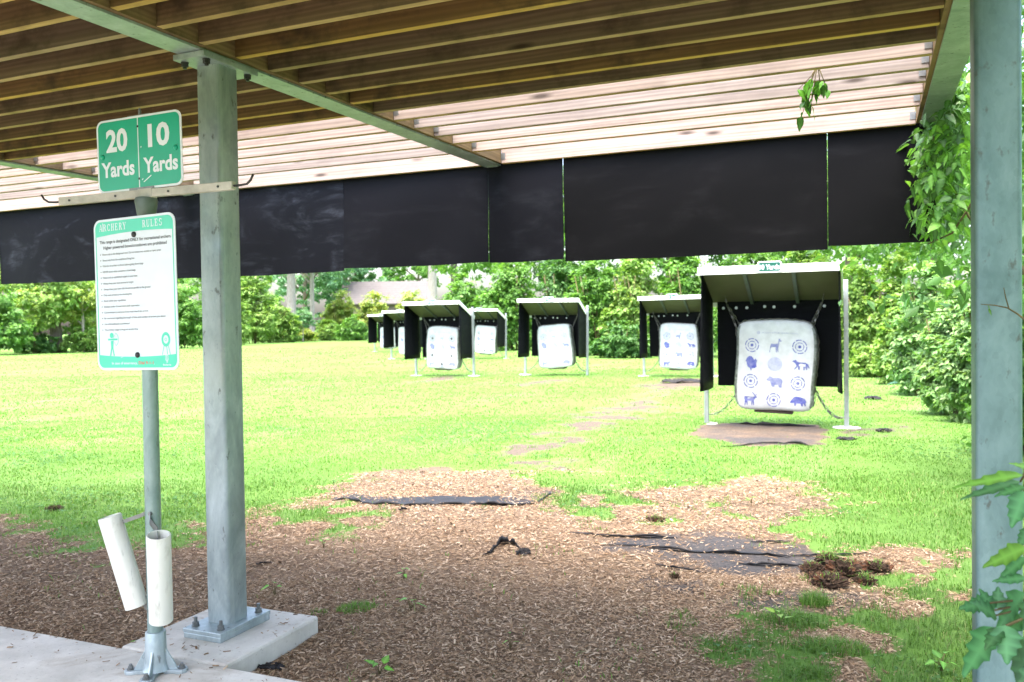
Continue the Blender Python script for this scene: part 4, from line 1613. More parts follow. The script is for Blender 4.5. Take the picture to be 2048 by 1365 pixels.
tuft(705, 1219, .105, .07, 420, .065, 'wide dense grass tuft alone in the mulch right of the steel post')
tuft(628, 1224, .05, .05, 110, .04, 'thin low grass tuft just off the corner of the concrete pad')
tuft(1625, 1208, .07, .06, 320, .11, 'tall grass tuft in front of the overturned sod clods')
tuft(1570, 1240, .12, .09, 480, .095, 'bushy grass tuft at the left tip of the grass patch by the sod clods')
tuft(1670, 1300, .13, .09, 560, .085, 'rounded grass tuft ringed by chips below the patch edge')
tuft(1612, 1352, .115, .05, 420, .06, 'flat dark grass tuft at the bottom edge of the mulch')
tuft(1545, 1188, .05, .03, 90, .035, 'tiny grass tuft on the grey fabric left of the clods')


# ------------------------------------------------------------------ leaves
def crown(blobs, ncl, per, leaf, tints, floor_z=0.05, csz=.22, shell=.38):
    """blobs: (centre xyz, radii xyz) list.  Leaf clusters spread through the volume."""
    vol = np.array([r[0] * r[1] * r[2] for c, r in blobs]) ** .7
    pick = rng.choice(len(blobs), ncl, p=vol / vol.sum())
    C = np.array([b[0] for b in blobs])[pick]
    R = np.array([b[1] for b in blobs])[pick]
    d = unit(ncl)
    ph = rng.uniform(0, 6, 6)
    lump = 1 + .16 * np.sin(3.1 * d[:, 0] + 2 * d[:, 2] + ph[0]) * np.sin(2.7 * d[:, 1] + ph[1]) + .12 * np.sin(6 * d[:, 0] + ph[2]) * np.sin(7 * d[:, 2] + ph[3])
    rad = rng.random(ncl) ** shell * lump
    cc = C + d * R * rad[:, None]
    cr = np.minimum(R.mean(1), 2.2) * csz * rng.uniform(.7, 1.4, ncl)
    n = ncl * per
    ci = np.repeat(np.arange(ncl), per)
    off = rng.normal(0, .5, (n, 3)) * np.array([1, 1, .55])
    p = cc[ci] + off * cr[ci][:, None]
    out = d[ci]
    nrm = out * .55 + np.array([0, 0, .75]) + unit(n) * .75
    nrm /= np.linalg.norm(nrm, axis=1)[:, None]
    ax = out * .6 + np.array([0, 0, -.35]) + unit(n) * .8
    ax -= nrm * (ax * nrm).sum(1)[:, None]
    ax /= np.linalg.norm(ax, axis=1)[:, None] + 1e-9
    L = leaf * rng.uniform(.65, 1.35, n)
    k = p[:, 2] > floor_z
    ta, tb = np.array(tints[0]), np.array(tints[1])
    tk = np.clip(rng.random(ncl)[ci] * .75 + rng.normal(.12, .2, n), 0, 1)[:, None]
    c = (ta * (1 - tk) + tb * tk) * rng.uniform(.8, 1.2, (n, 1))
    v, f = leaf_mesh(p[k], ax[k], nrm[k], L[k], L[k] * rng.uniform(.42, .62, k.sum()))
    return v, f, np.repeat(c[k], 4, 0)


GRN = {'mid': ((.045, .115, .020), (.095, .195, .040)), 'light': ((.075, .155, .028), (.15, .245, .060)), 'yellow': ((.10, .175, .030), (.20, .275, .060)),
       'deep': ((.030, .085, .022), (.065, .145, .035)), 'blue': ((.045, .115, .055), (.085, .175, .085)), 'pale': ((.085, .185, .055), (.155, .285, .105))}
GRN = {k: tuple(tuple(min(.36, c * 1.6) for c in t) for t in v) for k, v in GRN.items()}


def limb_set(mb, h, r, top_r, crown_z, spread, nl=6, lean=(0, 0)):
    pts = [(lean[0] * t * h + .04 * h * math.sin(t * 3) * .3, lean[1] * t * h, t * h) for t in (0, .08, .25, .5, .75, 1)]
    rr = [r * 1.35, r * 1.05, r * .92, r * .78, r * .6, top_r]
    mb.tube(pts, rr, 12)
    for k in range(nl):
        a = 2 * PI * k / nl + rnd.uniform(-.4, .4)
        t = rnd.uniform(.45, .95)
        z0 = h * t
        b0 = Vector((lean[0] * z0, lean[1] * z0, z0))
        L = spread * rnd.uniform(.6, 1.0)
        q = [b0, b0 + Vector((math.cos(a) * L * .4, math.sin(a) * L * .4, L * .35)), b0 + Vector((math.cos(a) * L * .8, math.sin(a) * L * .8, L * .75)),
             b0 + Vector((math.cos(a) * L, math.sin(a) * L, L * 1.05))]
        mb.tube(q, [r * .42, r * .28, r * .16, r * .05], 7)


def tree(px, depth, top, width, label, tint='mid', trunk_r=.25, trunk_h=None, crown_lo=.35, leaf=.16, ncl=300, per=45, name='tree', group='trees around the range',
         bark='bark', lean=(0, 0), cat='tree', dens=1.0, off=0.0):
    """top, width in metres; crown is a few overlapping ellipsoids above a trunk with limbs"""
    x, y = at(px, depth)
    z = float(gz(x, y))
    root = empty(name, (x, y, z), label=label, cat=cat, group=group)
    th = trunk_h or top * .7
    mb = MB()
    limb_set(mb, th, trunk_r, trunk_r * .3, 0, width * .38, 7, lean)
    mb.build('trunk', M[bark], root, True)
    lo = top * crown_lo
    hh = (top - lo) / 2
    cz = lo + hh
    cxo, cyo = lean[0] * th + off * RIGHT[0], lean[1] * th + off * RIGHT[1]
    bl = [((cxo, cyo, cz), (width * .40, width * .40, hh * .95))]
    for k in range(5):
        a = 2 * PI * k / 5 + rnd.uniform(-.5, .5)
        bl.append(((cxo + math.cos(a) * width * .27, cyo + math.sin(a) * width * .27, cz + rnd.uniform(-.45, .35) * hh), (width * .26, width * .26, hh * .5)))
    v, f, c = crown(bl, ncl, per, leaf, GRN[tint])
    np_mesh('crown', v, [f], M['leaf'], root, c)
    return root


def bush(x0, x1, ytop, depth, label, tint='mid', leaf=.12, ncl=240, per=45, name='bush', group='bushes along the edge of the range', thick=.7, cat='bush', blobs=5, csz=.24):
    px = (x0 + x1) / 2
    x, y = at(px, depth)
    z = float(gz(x, y))
    w = (x1 - x0) / F_PX * depth
    h = zat(px, ytop, depth)
    root = empty(name, (x, y, z), label=label, cat=cat, group=group)
    mb = MB()
    for k in range(7):
        a = rnd.uniform(0, 2 * PI)
        l = rnd.uniform(.1, .35) * w
        bx, by = rnd.uniform(-.12, .12) * w, rnd.uniform(-.1, .1) * w
        r = min(.05, .012 * h + .006)
        mb.tube([(bx, by, -.05), (bx + math.cos(a) * l * .4, by + math.sin(a) * l * .4, h * .35), (bx + math.cos(a) * l, by + math.sin(a) * l, h * .75)], [r, r * .75, r * .3], 7)
    mb.build('stem', M['stem'], root, True)
    bl = []
    for k in range(blobs):
        u = (k + .5) / blobs - .5
        dx = u * w * .72
        dy = rnd.uniform(-.2, .2) * w * thick
        hh = h * rnd.uniform(.62, .82) * (1 - .5 * abs(u))
        bl.append(((RIGHT[0] * dx + FWD[0] * dy, RIGHT[1] * dx + FWD[1] * dy, hh * .52), (w * .24, w * .24 * max(thick, .6), hh * .52)))
    bl.append(((0, 0, h * .60), (w * .30, w * .30 * thick, h * .40)))
    v, f, c = crown(bl, ncl, per, leaf, GRN[tint], csz=csz)
    np_mesh('foliage', v, [f], M['leaf'], root, c)
    return root


# left edge of the field
tree(113, 56, 6.6, 7.6, 'leafy tree with a short leaning brown trunk left of the rules sign', 'light', .42, 4.0, .17, .26, 330, 45, lean=(-.10, .03))
tree(166, 55.5, 5.4, 3.4, 'slender young tree with a thin pale trunk and yellow leaves beside the rules sign', 'yellow', .11, 3.6, .26, .2, 110, 40, bark='bark_pale')
bush(-110, 60, 540, 51, 'dense bush at the far left end of the field', 'mid', .24, 300)
bush(-330, -60, 520, 50, 'broad bush outside the left of the field edge', 'mid', .26, 260)
bush(30, 110, 648, 54.5, 'low dark bush under the leaning tree', 'deep', .2, 130)
bush(112, 215, 645, 55.5, 'low leafy bush right of the leaning trunk', 'light', .2, 150)
bush(190, 310, 520, 60, 'bush behind the left half of the rules sign', 'mid', .26, 260)
bush(290, 420, 520, 64, 'dense dark bush between the rules sign and the steel post', 'mid', .26, 280)
bush(400, 500, 540, 72, 'bush hidden mostly behind the near steel post', 'light', .28, 220)
bush(452, 560, 520, 80, 'big pale green bush right beside the near steel post', 'light', .32, 300)
bush(520, 600, 600, 84, 'rounded pale bush at the foot of the thick grey trunk', 'light', .3, 200)
tree(582, 93, 19, 13, 'tall tree with a thick straight grey trunk beyond the field', 'mid', .56, 14, .42, .42, 260, 45, bark='bark_pale')
tree(624, 100, 17, 9, 'tall tree with a thinner grey trunk beside the thick one', 'mid', .30, 13, .48, .42, 180, 45, bark='bark_pale')
tree(606, 86, 3.6, 3.1, 'small sapling with a thin white stem at the field edge', 'blue', .06, 2.2, .36, .2, 90, 36, bark='bark_pale')
for a in ((560, 640, 652, 90, 'low yellow green bush under the sapling', 'yellow', 150), (625, 690, 640, 92, 'low bright bush right of the sapling', 'light', 150),
          (670, 740, 632, 90, 'rounded green bush left of the farthest target stand', 'mid', 200), (730, 790, 640, 88, 'dark green bush right behind the farthest target stand', 'deep', 160),
          (640, 730, 582, 104, 'tall yellow green shrub below the left end of the long house', 'yellow', 230), (705, 800, 578, 106, 'yellow flowering shrub below the middle of the long house', 'yellow', 230),
          (780, 870, 576, 104, 'pale shrub below the right end of the long house', 'yellow', 210), (850, 940, 590, 90, 'green shrub at the foot of the pale tall trunk', 'light', 220)):
    bush(a[0], a[1], a[2], a[3], a[4], a[5], .32, a[6])
tree(610, 128, 18, 20, 'distant bluish tree behind the thick grey trunk', 'blue', .4, 12, .18, .55, 260, 45)
tree(690, 140, 19, 16, 'distant bluish tree above the left end of the long house', 'blue', .4, 12, .2, .55, 240, 45)
tree(838, 150, 20, 15, 'distant tree above the right end of the long house', 'mid', .4, 12, .3, .6, 170, 45)
tree(864, 84, 20, 12, 'tall tree with a pale straight trunk behind the clustered stands', 'mid', .54, 14, .46, .4, 220, 45, bark='bark_pale')
tree(908, 88, 18, 11, 'tall tree with a dull brown trunk right of the pale straight one', 'mid', .50, 13, .40, .4, 240, 45)
# woodland edge behind the stands
bush(868, 990, 540, 50, 'large bush behind the second clustered stand from the right', 'mid', .22, 330)
bush(960, 1090, 505, 47, 'tall bush behind the gap left of the lone stand', 'mid', .21, 380)
bush(1060, 1180, 500, 45, 'tall dark bush behind the lone stand', 'deep', .20, 360)
bush(1130, 1250, 500, 37, 'big bush with drooping leaves right of the lone stand', 'mid', .18, 420)
bush(1210, 1330, 500, 36, 'big bright bush behind the half hidden stand', 'light', .18, 420)
bush(1180, 1300, 640, 34, 'low dark bush at the ground between the lone and half hidden stands', 'deep', .15, 200)
bush(1300, 1440, 480, 35, 'tall bush above the roof of the half hidden stand', 'mid', .18, 420)
bush(1420, 1570, 460, 33, 'tall bush behind the nearest stand roof', 'mid', .17, 440)
bush(1540, 1690, 470, 30, 'tall bright bush behind the right end of the nearest stand roof', 'light', .16, 420)
bush(1440, 1700, 640, 28, 'wide low bush behind the nearest hanging bag', 'mid', .15, 300)
bush(1655, 1780, 520, 23, 'leafy bush right of the right post of the nearest stand', 'light', .13, 420)
bush(1740, 1850, 500, 22.5, 'tall bush in the shaded corner right of the nearest stand', 'light', .13, 420)
bush(1690, 1800, 690, 20.5, 'low tangled bush at the edge of the grass right of the nearest stand', 'light', .10, 220)
bush(1755, 1850, 590, 18.2, 'light bush bridging the shaded corner and the right hedge', 'light', .11, 340)
bush(1790, 1910, 515, 15.5, 'pale bush halfway along the right edge of the range', 'pale', .105, 420)
bush(1838, 1965, 570, 12.4, 'bright pale bush spilling over the grass by the right steel post', 'pale', .085, 460)
bush(1900, 2080, 520, 11.2, 'tall pale bush directly behind the right steel post', 'pale', .09, 500)
bush(1960, 2200, 480, 8.6, 'bush beyond the right steel post at the shelter end', 'mid', .085, 420)
bush(2150, 2500, 380, 7.5, 'large bush outside the right end of the shelter', 'mid', .09, 420)
tree(1010, 64, 15, 15, 'tall dense tree rising behind the clustered stands', 'mid', .4, 10, .12, .3, 380, 45)
tree(1180, 58, 15, 14, 'tall dense tree rising behind the lone stand', 'deep', .4, 10, .12, .3, 380, 45)
tree(1340, 50, 14, 13, 'tall dense tree rising behind the half hidden stand', 'mid', .4, 10, .12, .27, 380, 45)
tree(1520, 44, 14, 12, 'tall dense tree rising behind the nearest stand', 'deep', .4, 10, .12, .25, 380, 45)
tree(1700, 36, 12, 10, 'tall tree behind the shaded corner of the range', 'mid', .35, 8, .12, .22, 380, 45)
tree(1870, 28, 10, 8, 'leafy tree above the right edge hedge', 'mid', .3, 7, .14, .19, 320, 42)
tree(2060, 22, 10, 8, 'leafy tree beyond the right steel post', 'mid', .3, 7, .16, .17, 300, 42)
tree(2700, 6.0, 8, 6.5, 'dense tree outside the right end of the shelter', 'deep', .28, 4.5, .1, .13, 330, 42)  # out-of-view tree added to shade the right steel post
for k_, (tx_, ty_) in enumerate(((5.6, -1.6), (5.6, -5.4))):  # two more unseen trees, put here to keep light off the right post
    t_ = tree(1024, 5, 7.5, 4.6, ['dense tree just outside the right end of the shelter', 'dense tree behind the right end of the shelter', 'dense tree standing behind the shelter'][k_], 'deep', .2, 4.5, .04, .13, 300, 42)
    t_.location = (tx_, ty_, 0)
tree(-160, 70, 13, 14, 'tall tree outside the left of the field', 'mid', .4, 9, .15, .34, 260, 45)
tree(40, 78, 12, 13, 'tall tree behind the leaning tree', 'mid', .4, 9, .12, .36, 280, 45)
tree(250, 88, 13, 14, 'tall tree behind the rules sign', 'deep', .4, 9, .12, .38, 280, 45)
tree(440, 104, 15, 16, 'tall tree behind the near steel post', 'mid', .4, 10, .12, .42, 280, 45)

# ------------------------------------------------------------------ long house behind the shrubs
hx, hy = at(780, 128)
house = empty('house', (hx, hy, 0), rz=PSI + .06, label='long low house with a pale shingled roof behind the shrubs', cat='house')
M['brick'] = mat_plain('pale_pink_siding', (.13, .10, .095), .9, var=.15, scale=1.2)


def mat_shingle():
    m, nt, out = newmat('weathered_shingles')
    v = objco(nt)
    w = nd(nt, 'ShaderNodeTexWave', {'Vector': v, 'Scale': .9, 'Distortion': .6, 'Detail': 2.0}, bands_direction='Z').outputs['Fac']
    n = noise(nt, v, 2.5, 5, .6)
    base = ramp(nt, n, [(.3, (.082, .074, .072)), (.7, (.12, .11, .108))])
    base = mixc(nt, nd(nt, 'ShaderNodeMath', {0: w, 1: .35}, operation='MULTIPLY').outputs[0], base, (.055, .046, .045))
    principled(nt, out, {'Base Color': base, 'Roughness': .95})
    return m


M['shingle'] = mat_shingle()
mb = MB(); mb.box(-6.4, 6.6, -4, 4, -.1, 5.0)
mb.build('wall', M['brick'], house)
mb = MB()
mb.add([(-6.9, -4.6, 4.85), (7.1, -4.6, 4.85), (7.1, 0, 8.3), (-6.9, 0, 8.3), (7.1, 4.6, 4.85), (-6.9, 4.6, 4.85),
        (-6.9, -4.6, 4.7), (7.1, -4.6, 4.7), (7.1, 0, 8.15), (-6.9, 0, 8.15), (7.1, 4.6, 4.7), (-6.9, 4.6, 4.7)],
       [(0, 1, 2, 3), (3, 2, 4, 5), (6, 9, 8, 7), (9, 11, 10, 8), (0, 6, 7, 1), (5, 4, 10, 11), (0, 3, 9, 6), (3, 5, 11, 9), (1, 7, 8, 2), (2, 8, 10, 4)])
mb.build('roof', M['shingle'], house)
for x in (-4.2, -.8, 2.6, 5.0):
    mb = MB(); mb.box(x - .6, x + .6, -4.03, -3.96, 1.6, 3.0)
    w = mb.build('window', M['white_paint'], house)
    mb = MB(); mb.box(x - .5, x + .5, -4.05, -4.032, 1.7, 2.9)
    mb.build('pane', M['black'], w)

# ------------------------------------------------------------------ broad-leaved plants, detailed leaves
def big_leaf_arrays(lobes, L, W, droop, curl=.18):
    """one detailed leaf along +x, facing +z: toothed outline, folded at the midrib, drooping to a drawn-out tip"""
    n = 15
    up, lo = [], []
    for k in range(n):
        t = k / (n - 1)
        w = (math.sin(PI * t ** .68) ** .85) * (1 - .30 * t) * W * .56
        tooth = (.30 if k % 3 == 1 else -.14 if k % 3 == 2 else .0) * lobes * (1 if t > .18 else .3)
        w = max(0.0, w * (1 + tooth)) if 0 < k < n - 1 else 0.0
        z = -droop * L * t * t + .05 * W * math.sin(9 * t)
        xt = t * L + (.02 * L if k % 3 == 1 else 0)
        up.append((xt, w, z + curl * w))
        lo.append((xt - .01 * L, -w * .94, z + curl * w * .8))
    mid = [(k / (n - 1) * L, 0, -droop * L * (k / (n - 1)) ** 2) for k in range(n)]
    return np.array(mid + up + lo), n


def add_big_leaf(acc, T, L, W, lobes=.5, droop=.3, c=(.05, .14, .04)):
    v, n = big_leaf_arrays(lobes, L, W, droop)
    vv = [tuple(T @ Vector(p)) for p in v]
    b = len(acc['v'])
    acc['v'] += vv
    for k in range(n - 1):
        acc['f'].append((b + k, b + k + 1, b + n + k + 1, b + n + k))
        acc['f'].append((b + k, b + 2 * n + k, b + 2 * n + k + 1, b + k + 1))
    rib = tuple(min(.5, q * 1.7 + .03) for q in c)           # paler midrib
    acc['c'] += [rib] * n
    for e in (0, 1):
        acc['c'] += [tuple(q * (1.25 if k % 3 == 1 else .82) for q in c) for k in range(n)]


def leaf_T(p, heading, pitch, roll=0.0):
    return Matrix.Translation(Vector(p)) @ Matrix.Rotation(heading, 4, 'Z') @ Matrix.Rotation(-pitch, 4, 'Y') @ Matrix.Rotation(roll, 4, 'X')


def finish_leaves(acc, name, parent):
    return np_mesh(name, np.array(acc['v']), [np.array(acc['f'])], M['leaf'], parent, np.array(acc['c']), smooth=True)


# maple-like sapling leaning in front of the right steel post
def pt_y(px, py, y):                      # world point under a photo point on the plane y = const
    u = (px - 1024) / F_PX
    d = (y - CAM[1]) / (FWD[1] + u * RIGHT[1])
    x_, y_ = at(px, d)
    return Vector((x_, y_, zat(px, py, d)))


sx_, sy_ = pt_y(2120, 1000, -.95)[0], -.95
sap = empty('maple_sapling', (sx_, sy_, .0), label='broad leaved green sapling reaching in front of the right steel post', cat='sapling')
mb = MB()
stem = [Vector((0.10, .0, -.02)), Vector((.07, 0, .4)), Vector((.03, 0, .8)), Vector((-.01, 0, 1.12)), Vector((-.03, 0, 1.3))]
mb.tube(stem, [.009, .008, .007, .005, .003], 8)
acc = {'v': [], 'f': [], 'c': []}
base = Vector((sx_, sy_, 0))
tw = [  # twig end (photo px, py), heading bias
    (2035, 950), (2040, 985), (2046, 1075), (2040, 1150), (2000, 1165), (1985, 1195), (2010, 1235), (2044, 1270), (2050, 1040), (2060, 1330), (2050, 920)]
BIG = [  # base px,py -> tip px,py, width ratio, lobes, tint
    ((2046, 952), (1908, 966), .26, .5, 0), ((2040, 965), (1922, 990), .22, .5, 1), ((2048, 975), (1990, 990), .4, .5, 1), ((2050, 985), (2020, 1053), .5, .35, 1),
    ((2052, 1098), (1962, 1132), .40, .45, 0), ((2050, 1118), (1990, 1165), .3, .4, 1), ((2050, 1160), (1985, 1162), .36, .4, 1),
    ((1975, 1210), (1915, 1218), .8, .7, 1), ((1985, 1225), (1960, 1182), .7, .6, 1), ((1995, 1222), (1995, 1178), .6, .5, 1), ((2048, 1190), (1985, 1260), .55, .6, 1),
    ((1990, 1260), (1918, 1352), .5, .6, 1), ((2010, 1255), (2012, 1330), .62, .5, 1), ((2048, 1235), (2000, 1275), .55, .5, 1), ((2056, 1280), (2030, 1375), .7, .4, 2),
    ((2060, 1300), (2050, 1400), .7, .4, 2), ((2060, 1060), (2035, 1095), .5, .4, 1), ((2070, 940), (2020, 925), .4, .4, 0), ((2080, 1200), (2060, 1290), .7, .4, 2),
    ((2090, 1000), (2060, 1070), .6, .4, 2), ((2100, 1330), (2040, 1400), .7, .4, 1), ((1990, 1235), (1945, 1205), .5, .6, 1), ((2000, 1262), (1968, 1300), .5, .5, 2)]
cT = [(.075, .19, .024), (.032, .125, .048), (.022, .085, .028)]
for k, (b0, t0, wr, lb, ci) in enumerate(BIG):
    yy = sy_ + rnd.uniform(-.06, .06)
    p, q = pt_y(*b0, yy) - base, pt_y(*t0, yy - rnd.uniform(-.02, .05)) - base
    d = q - p
    L = d.length
    x_ax = d.normalized()
    view = (Vector(CAM) - (p + base)).normalized()
    nrm = (view * .55 + Vector((0, 0, .8)) + Vector((rnd.uniform(-.3, .3), rnd.uniform(-.3, .3), 0)))
    nrm = (nrm - x_ax * nrm.dot(x_ax)).normalized()
    y_ax = nrm.cross(x_ax)
    T = Matrix((x_ax.to_4d(), y_ax.to_4d(), nrm.to_4d(), (0, 0, 0, 1))).transposed()
    T = Matrix(((x_ax.x, y_ax.x, nrm.x, p.x), (x_ax.y, y_ax.y, nrm.y, p.y), (x_ax.z, y_ax.z, nrm.z, p.z), (0, 0, 0, 1)))
    c = cT[ci]
    f = rnd.uniform(.85, 1.2)
    add_big_leaf(acc, T, L * 1.05, L * min(wr, .58) * 1.2, lb * 1.5, .12, (c[0] * f, c[1] * f, c[2] * f))
    s_ = min(stem, key=lambda v: abs(v.z - p.z - .08))
    mb.tube([s_, s_.lerp(p, .5) + Vector((0, 0, .015)), p], [.0032, .0026, .002], 6)
mb.build('stem', M['stem'], sap, True)
finish_leaves(acc, 'foliage', sap)

# climbing vine over the right end of the shelter roof
vine = empty('climbing_vine', (3.1, 2.4, 0), label='leafy vine climbing over the right end of the shelter and black baffle', cat='vine')
mb = MB()
vp = [Vector((.62, .55, -.05)), Vector((.48, .45, .9)), Vector((.28, .3, 1.6)), Vector((.05, -.05, 2.1)), Vector((-.02, -.35, 2.38)), Vector((-.03, -.9, 2.58)), Vector((-.03, -1.7, 2.60))]
mb.tube(vp, [.022, .02, .016, .013, .011, .009, .006], 8)
mb.tube([Vector((.28, .3, 1.6)), Vector((.0, .25, 1.95)), Vector((-.15, .2, 2.25)), Vector((-.2, .15, 2.45))], [.01, .008, .006, .004], 7)
mb.tube([Vector((.05, -.05, 2.1)), Vector((-.1, .1, 1.85)), Vector((-.22, .15, 1.8))], [.008, .006, .003], 7)
mb.build('stem', M['stem'], vine, True)
acc = {'v': [], 'f': [], 'c': []}
O_ = Vector((3.1, 2.4, 0))


def vine_leaf(p, bright):
    h = rnd.uniform(0, 2 * PI)
    L = rnd.uniform(.05, .10)
    c = rnd.choice([(.07, .19, .02), (.055, .16, .02), (.10, .24, .03)]) if bright else rnd.choice([(.028, .085, .016), (.04, .11, .02)])
    add_big_leaf(acc, leaf_T(p, h, rnd.uniform(-1.2, -.2), rnd.uniform(-.7, .7)), L, L * rnd.uniform(.42, .6), .18, .25, c)


spots = []
for (px, py, sxp, syp, n_) in ((1885, 280, 45, 60, 330), (1908, 200, 26, 60, 220), (1872, 360, 36, 50, 200), (1855, 430, 34, 40, 110), (1845, 300, 24, 45, 60), (1900, 420, 30, 30, 70), (1910, 310, 22, 50, 100)):
    for k in range(n_):
        a, b = rnd.gauss(px, sxp * .6), rnd.gauss(py, syp * .6)
        if a < 1812 + max(0, (300 - b)) * .3: a = 1930 - (1812 - a) * .2
        spots.append((a, b))
for a, b in spots:
    yy = rnd.uniform(2.15, 3.25)
    p = pt_y(a, b, yy)
    if p.x < 2.99 and p.z > roofz(p.y) - .01 and p.y < TF: p.x = 3.02 + rnd.random() * .1
    vine_leaf(p - O_, b > 270 and rnd.random() < .5 or rnd.random() < .15)
for k in range(220):                       # the rest of the vine on the outside and the roof
    p = Vector((rnd.uniform(3.02, 3.6), rnd.uniform(1.2, 3.4), rnd.uniform(1.5, 2.9)))
    vine_leaf(p - O_, rnd.random() < .4)
finish_leaves(acc, 'foliage', vine)

# a sprig hanging through the open joists
q0 = pt_y(1640, 150, 1.43)
spr = empty('hanging_sprig', tuple(q0), label='small leafy sprig hanging down through the open joists', cat='sprig')
mb = MB()
ends = []
for (px, py) in ((1600, 182), (1612, 205), (1625, 222), (1646, 196), (1608, 232), (1660, 186)):
    e = pt_y(px, py, 1.43 + rnd.uniform(-.02, .03)) - q0
    mb.tube([Vector((0, 0, .04)), Vector((e.x * .35, e.y * .3, -.01)), e], [.003, .0025, .0015], 6)
    ends.append(e)
mb.build('stem', M['stem'], spr, True)
acc = {'v': [], 'f': [], 'c': []}
for e in ends:
    for k in range(5):
        t = rnd.uniform(.3, 1.05)
        p = Vector((e.x * t, e.y * t, e.z * t))
        L = rnd.uniform(.045, .075)
        add_big_leaf(acc, leaf_T(p, rnd.uniform(0, 2 * PI), rnd.uniform(-1.4, -.7), rnd.uniform(-.5, .5)), L, L * .55, .15, .2, rnd.choice([(.07, .22, .02), (.03, .10, .015), (.09, .26, .025)]))
finish_leaves(acc, 'foliage', spr)

# thin tendril crossing the right steel post
q0 = pt_y(2060, 648, -.16)
tn_ = empty('vine_tendril', tuple(q0), label='thin green tendril crossing the face of the right steel post', cat='tendril')
mb = MB()
tp = [pt_y(px, py, -.13) - q0 for px, py in ((2140, 690), (2060, 648), (2035, 628), (2015, 616), (1990, 611), (1962, 609))]
mb.tube(tp, [.004, .003, .0026, .0022, .0018, .001], 6)
mb.tube([pt_y(2018, 617, -.13) - q0, pt_y(2012, 596, -.13) - q0, pt_y(2008, 576, -.13) - q0], [.0018, .0016, .001], 6)
mb.tube([pt_y(2140, 690, -.13) - q0, pt_y(2150, 900, -.2) - q0, pt_y(2160, 1300, -.3) - q0, Vector((.12, -.1, -q0.z))], [.004, .005, .006, .006], 6)
mb.build('stem', M['stem'], tn_, True)
acc = {'v': [], 'f': [], 'c': []}
for px, py in ((1975, 611), (1977, 618)):
    p = pt_y(px, py, -.13) - q0
    add_big_leaf(acc, leaf_T(p, rnd.uniform(0, 6), -1.0), .022, .012, .1, .2, (.06, .16, .02))
finish_leaves(acc, 'leaf', tn_)


def weed(px, py, n_, L, label, tint=(.10, .27, .03), hgt=.06, name='weed', cat='weed', group='broad leaved weeds on the ground', wr=.6):
    x, y = gpt(px, py)
    z = float(gz(x, y))
    root = empty(name, (x, y, z), label=label, cat=cat, group=group)
    acc = {'v': [], 'f': [], 'c': []}
    mb = MB()
    for k in range(n_):
        a = 2 * PI * k / n_ + rnd.uniform(-.5, .5)
        r = rnd.uniform(.2, .7) * L
        p = Vector((math.cos(a) * r, math.sin(a) * r, hgt * rnd.uniform(.5, 1.1)))
        mb.tube([(0, 0, -.01), (p.x * .4, p.y * .4, p.z * .75), tuple(p)], [.0022, .002, .0015], 5)
        f = rnd.uniform(.8, 1.2)
        ll = L * rnd.uniform(.7, 1.2)
        add_big_leaf(acc, leaf_T(p, a, rnd.uniform(-.2, .6), rnd.uniform(-.4, .4)), ll, ll * wr, .12, .3, tuple(c * f for c in tint))
    mb.build('stem', M['stem'], root, True)
    finish_leaves(acc, 'leaves', root)


weed(812, 1222, 4, .05, 'young weed with upright leaves right of the wide grass tuft')
weed(800, 1162, 5, .032, 'cluster of small weed leaves above the upright young weed')
weed(540, 1190, 3, .042, 'weed with three leaves beside the steel post base')
weed(748, 1352, 4, .045, 'weed at the bottom edge of the mulch below the wide grass tuft')
weed(1012, 1296, 3, .028, 'tiny seedling alone in the dark mulch at the bottom middle')
weed(1555, 1252, 4, .045, 'yellow green weed at the left tip of the grass patch', (.16, .30, .03))
weed(262, 1290, 4, .03, 'weed in the crack between slab and concrete pad', (.11, .25, .03), .02)
weed(1880, 1340, 6, .05, 'leafy weed in the grass by the foot of the right steel post', (.09, .24, .03))
weed(640, 1096, 4, .03, 'pale seedlings in the chips near the long torn fabric')
weed(1500, 1010, 5, .05, 'weed rosette on the bare strip right of the curled scrap', (.12, .24, .04))
weed(1832, 786, 7, .34, 'broad blue green leaves at the foot of the right hedge', (.045, .13, .075), .22, 'broadleaf_plant', 'plant', None, .75)

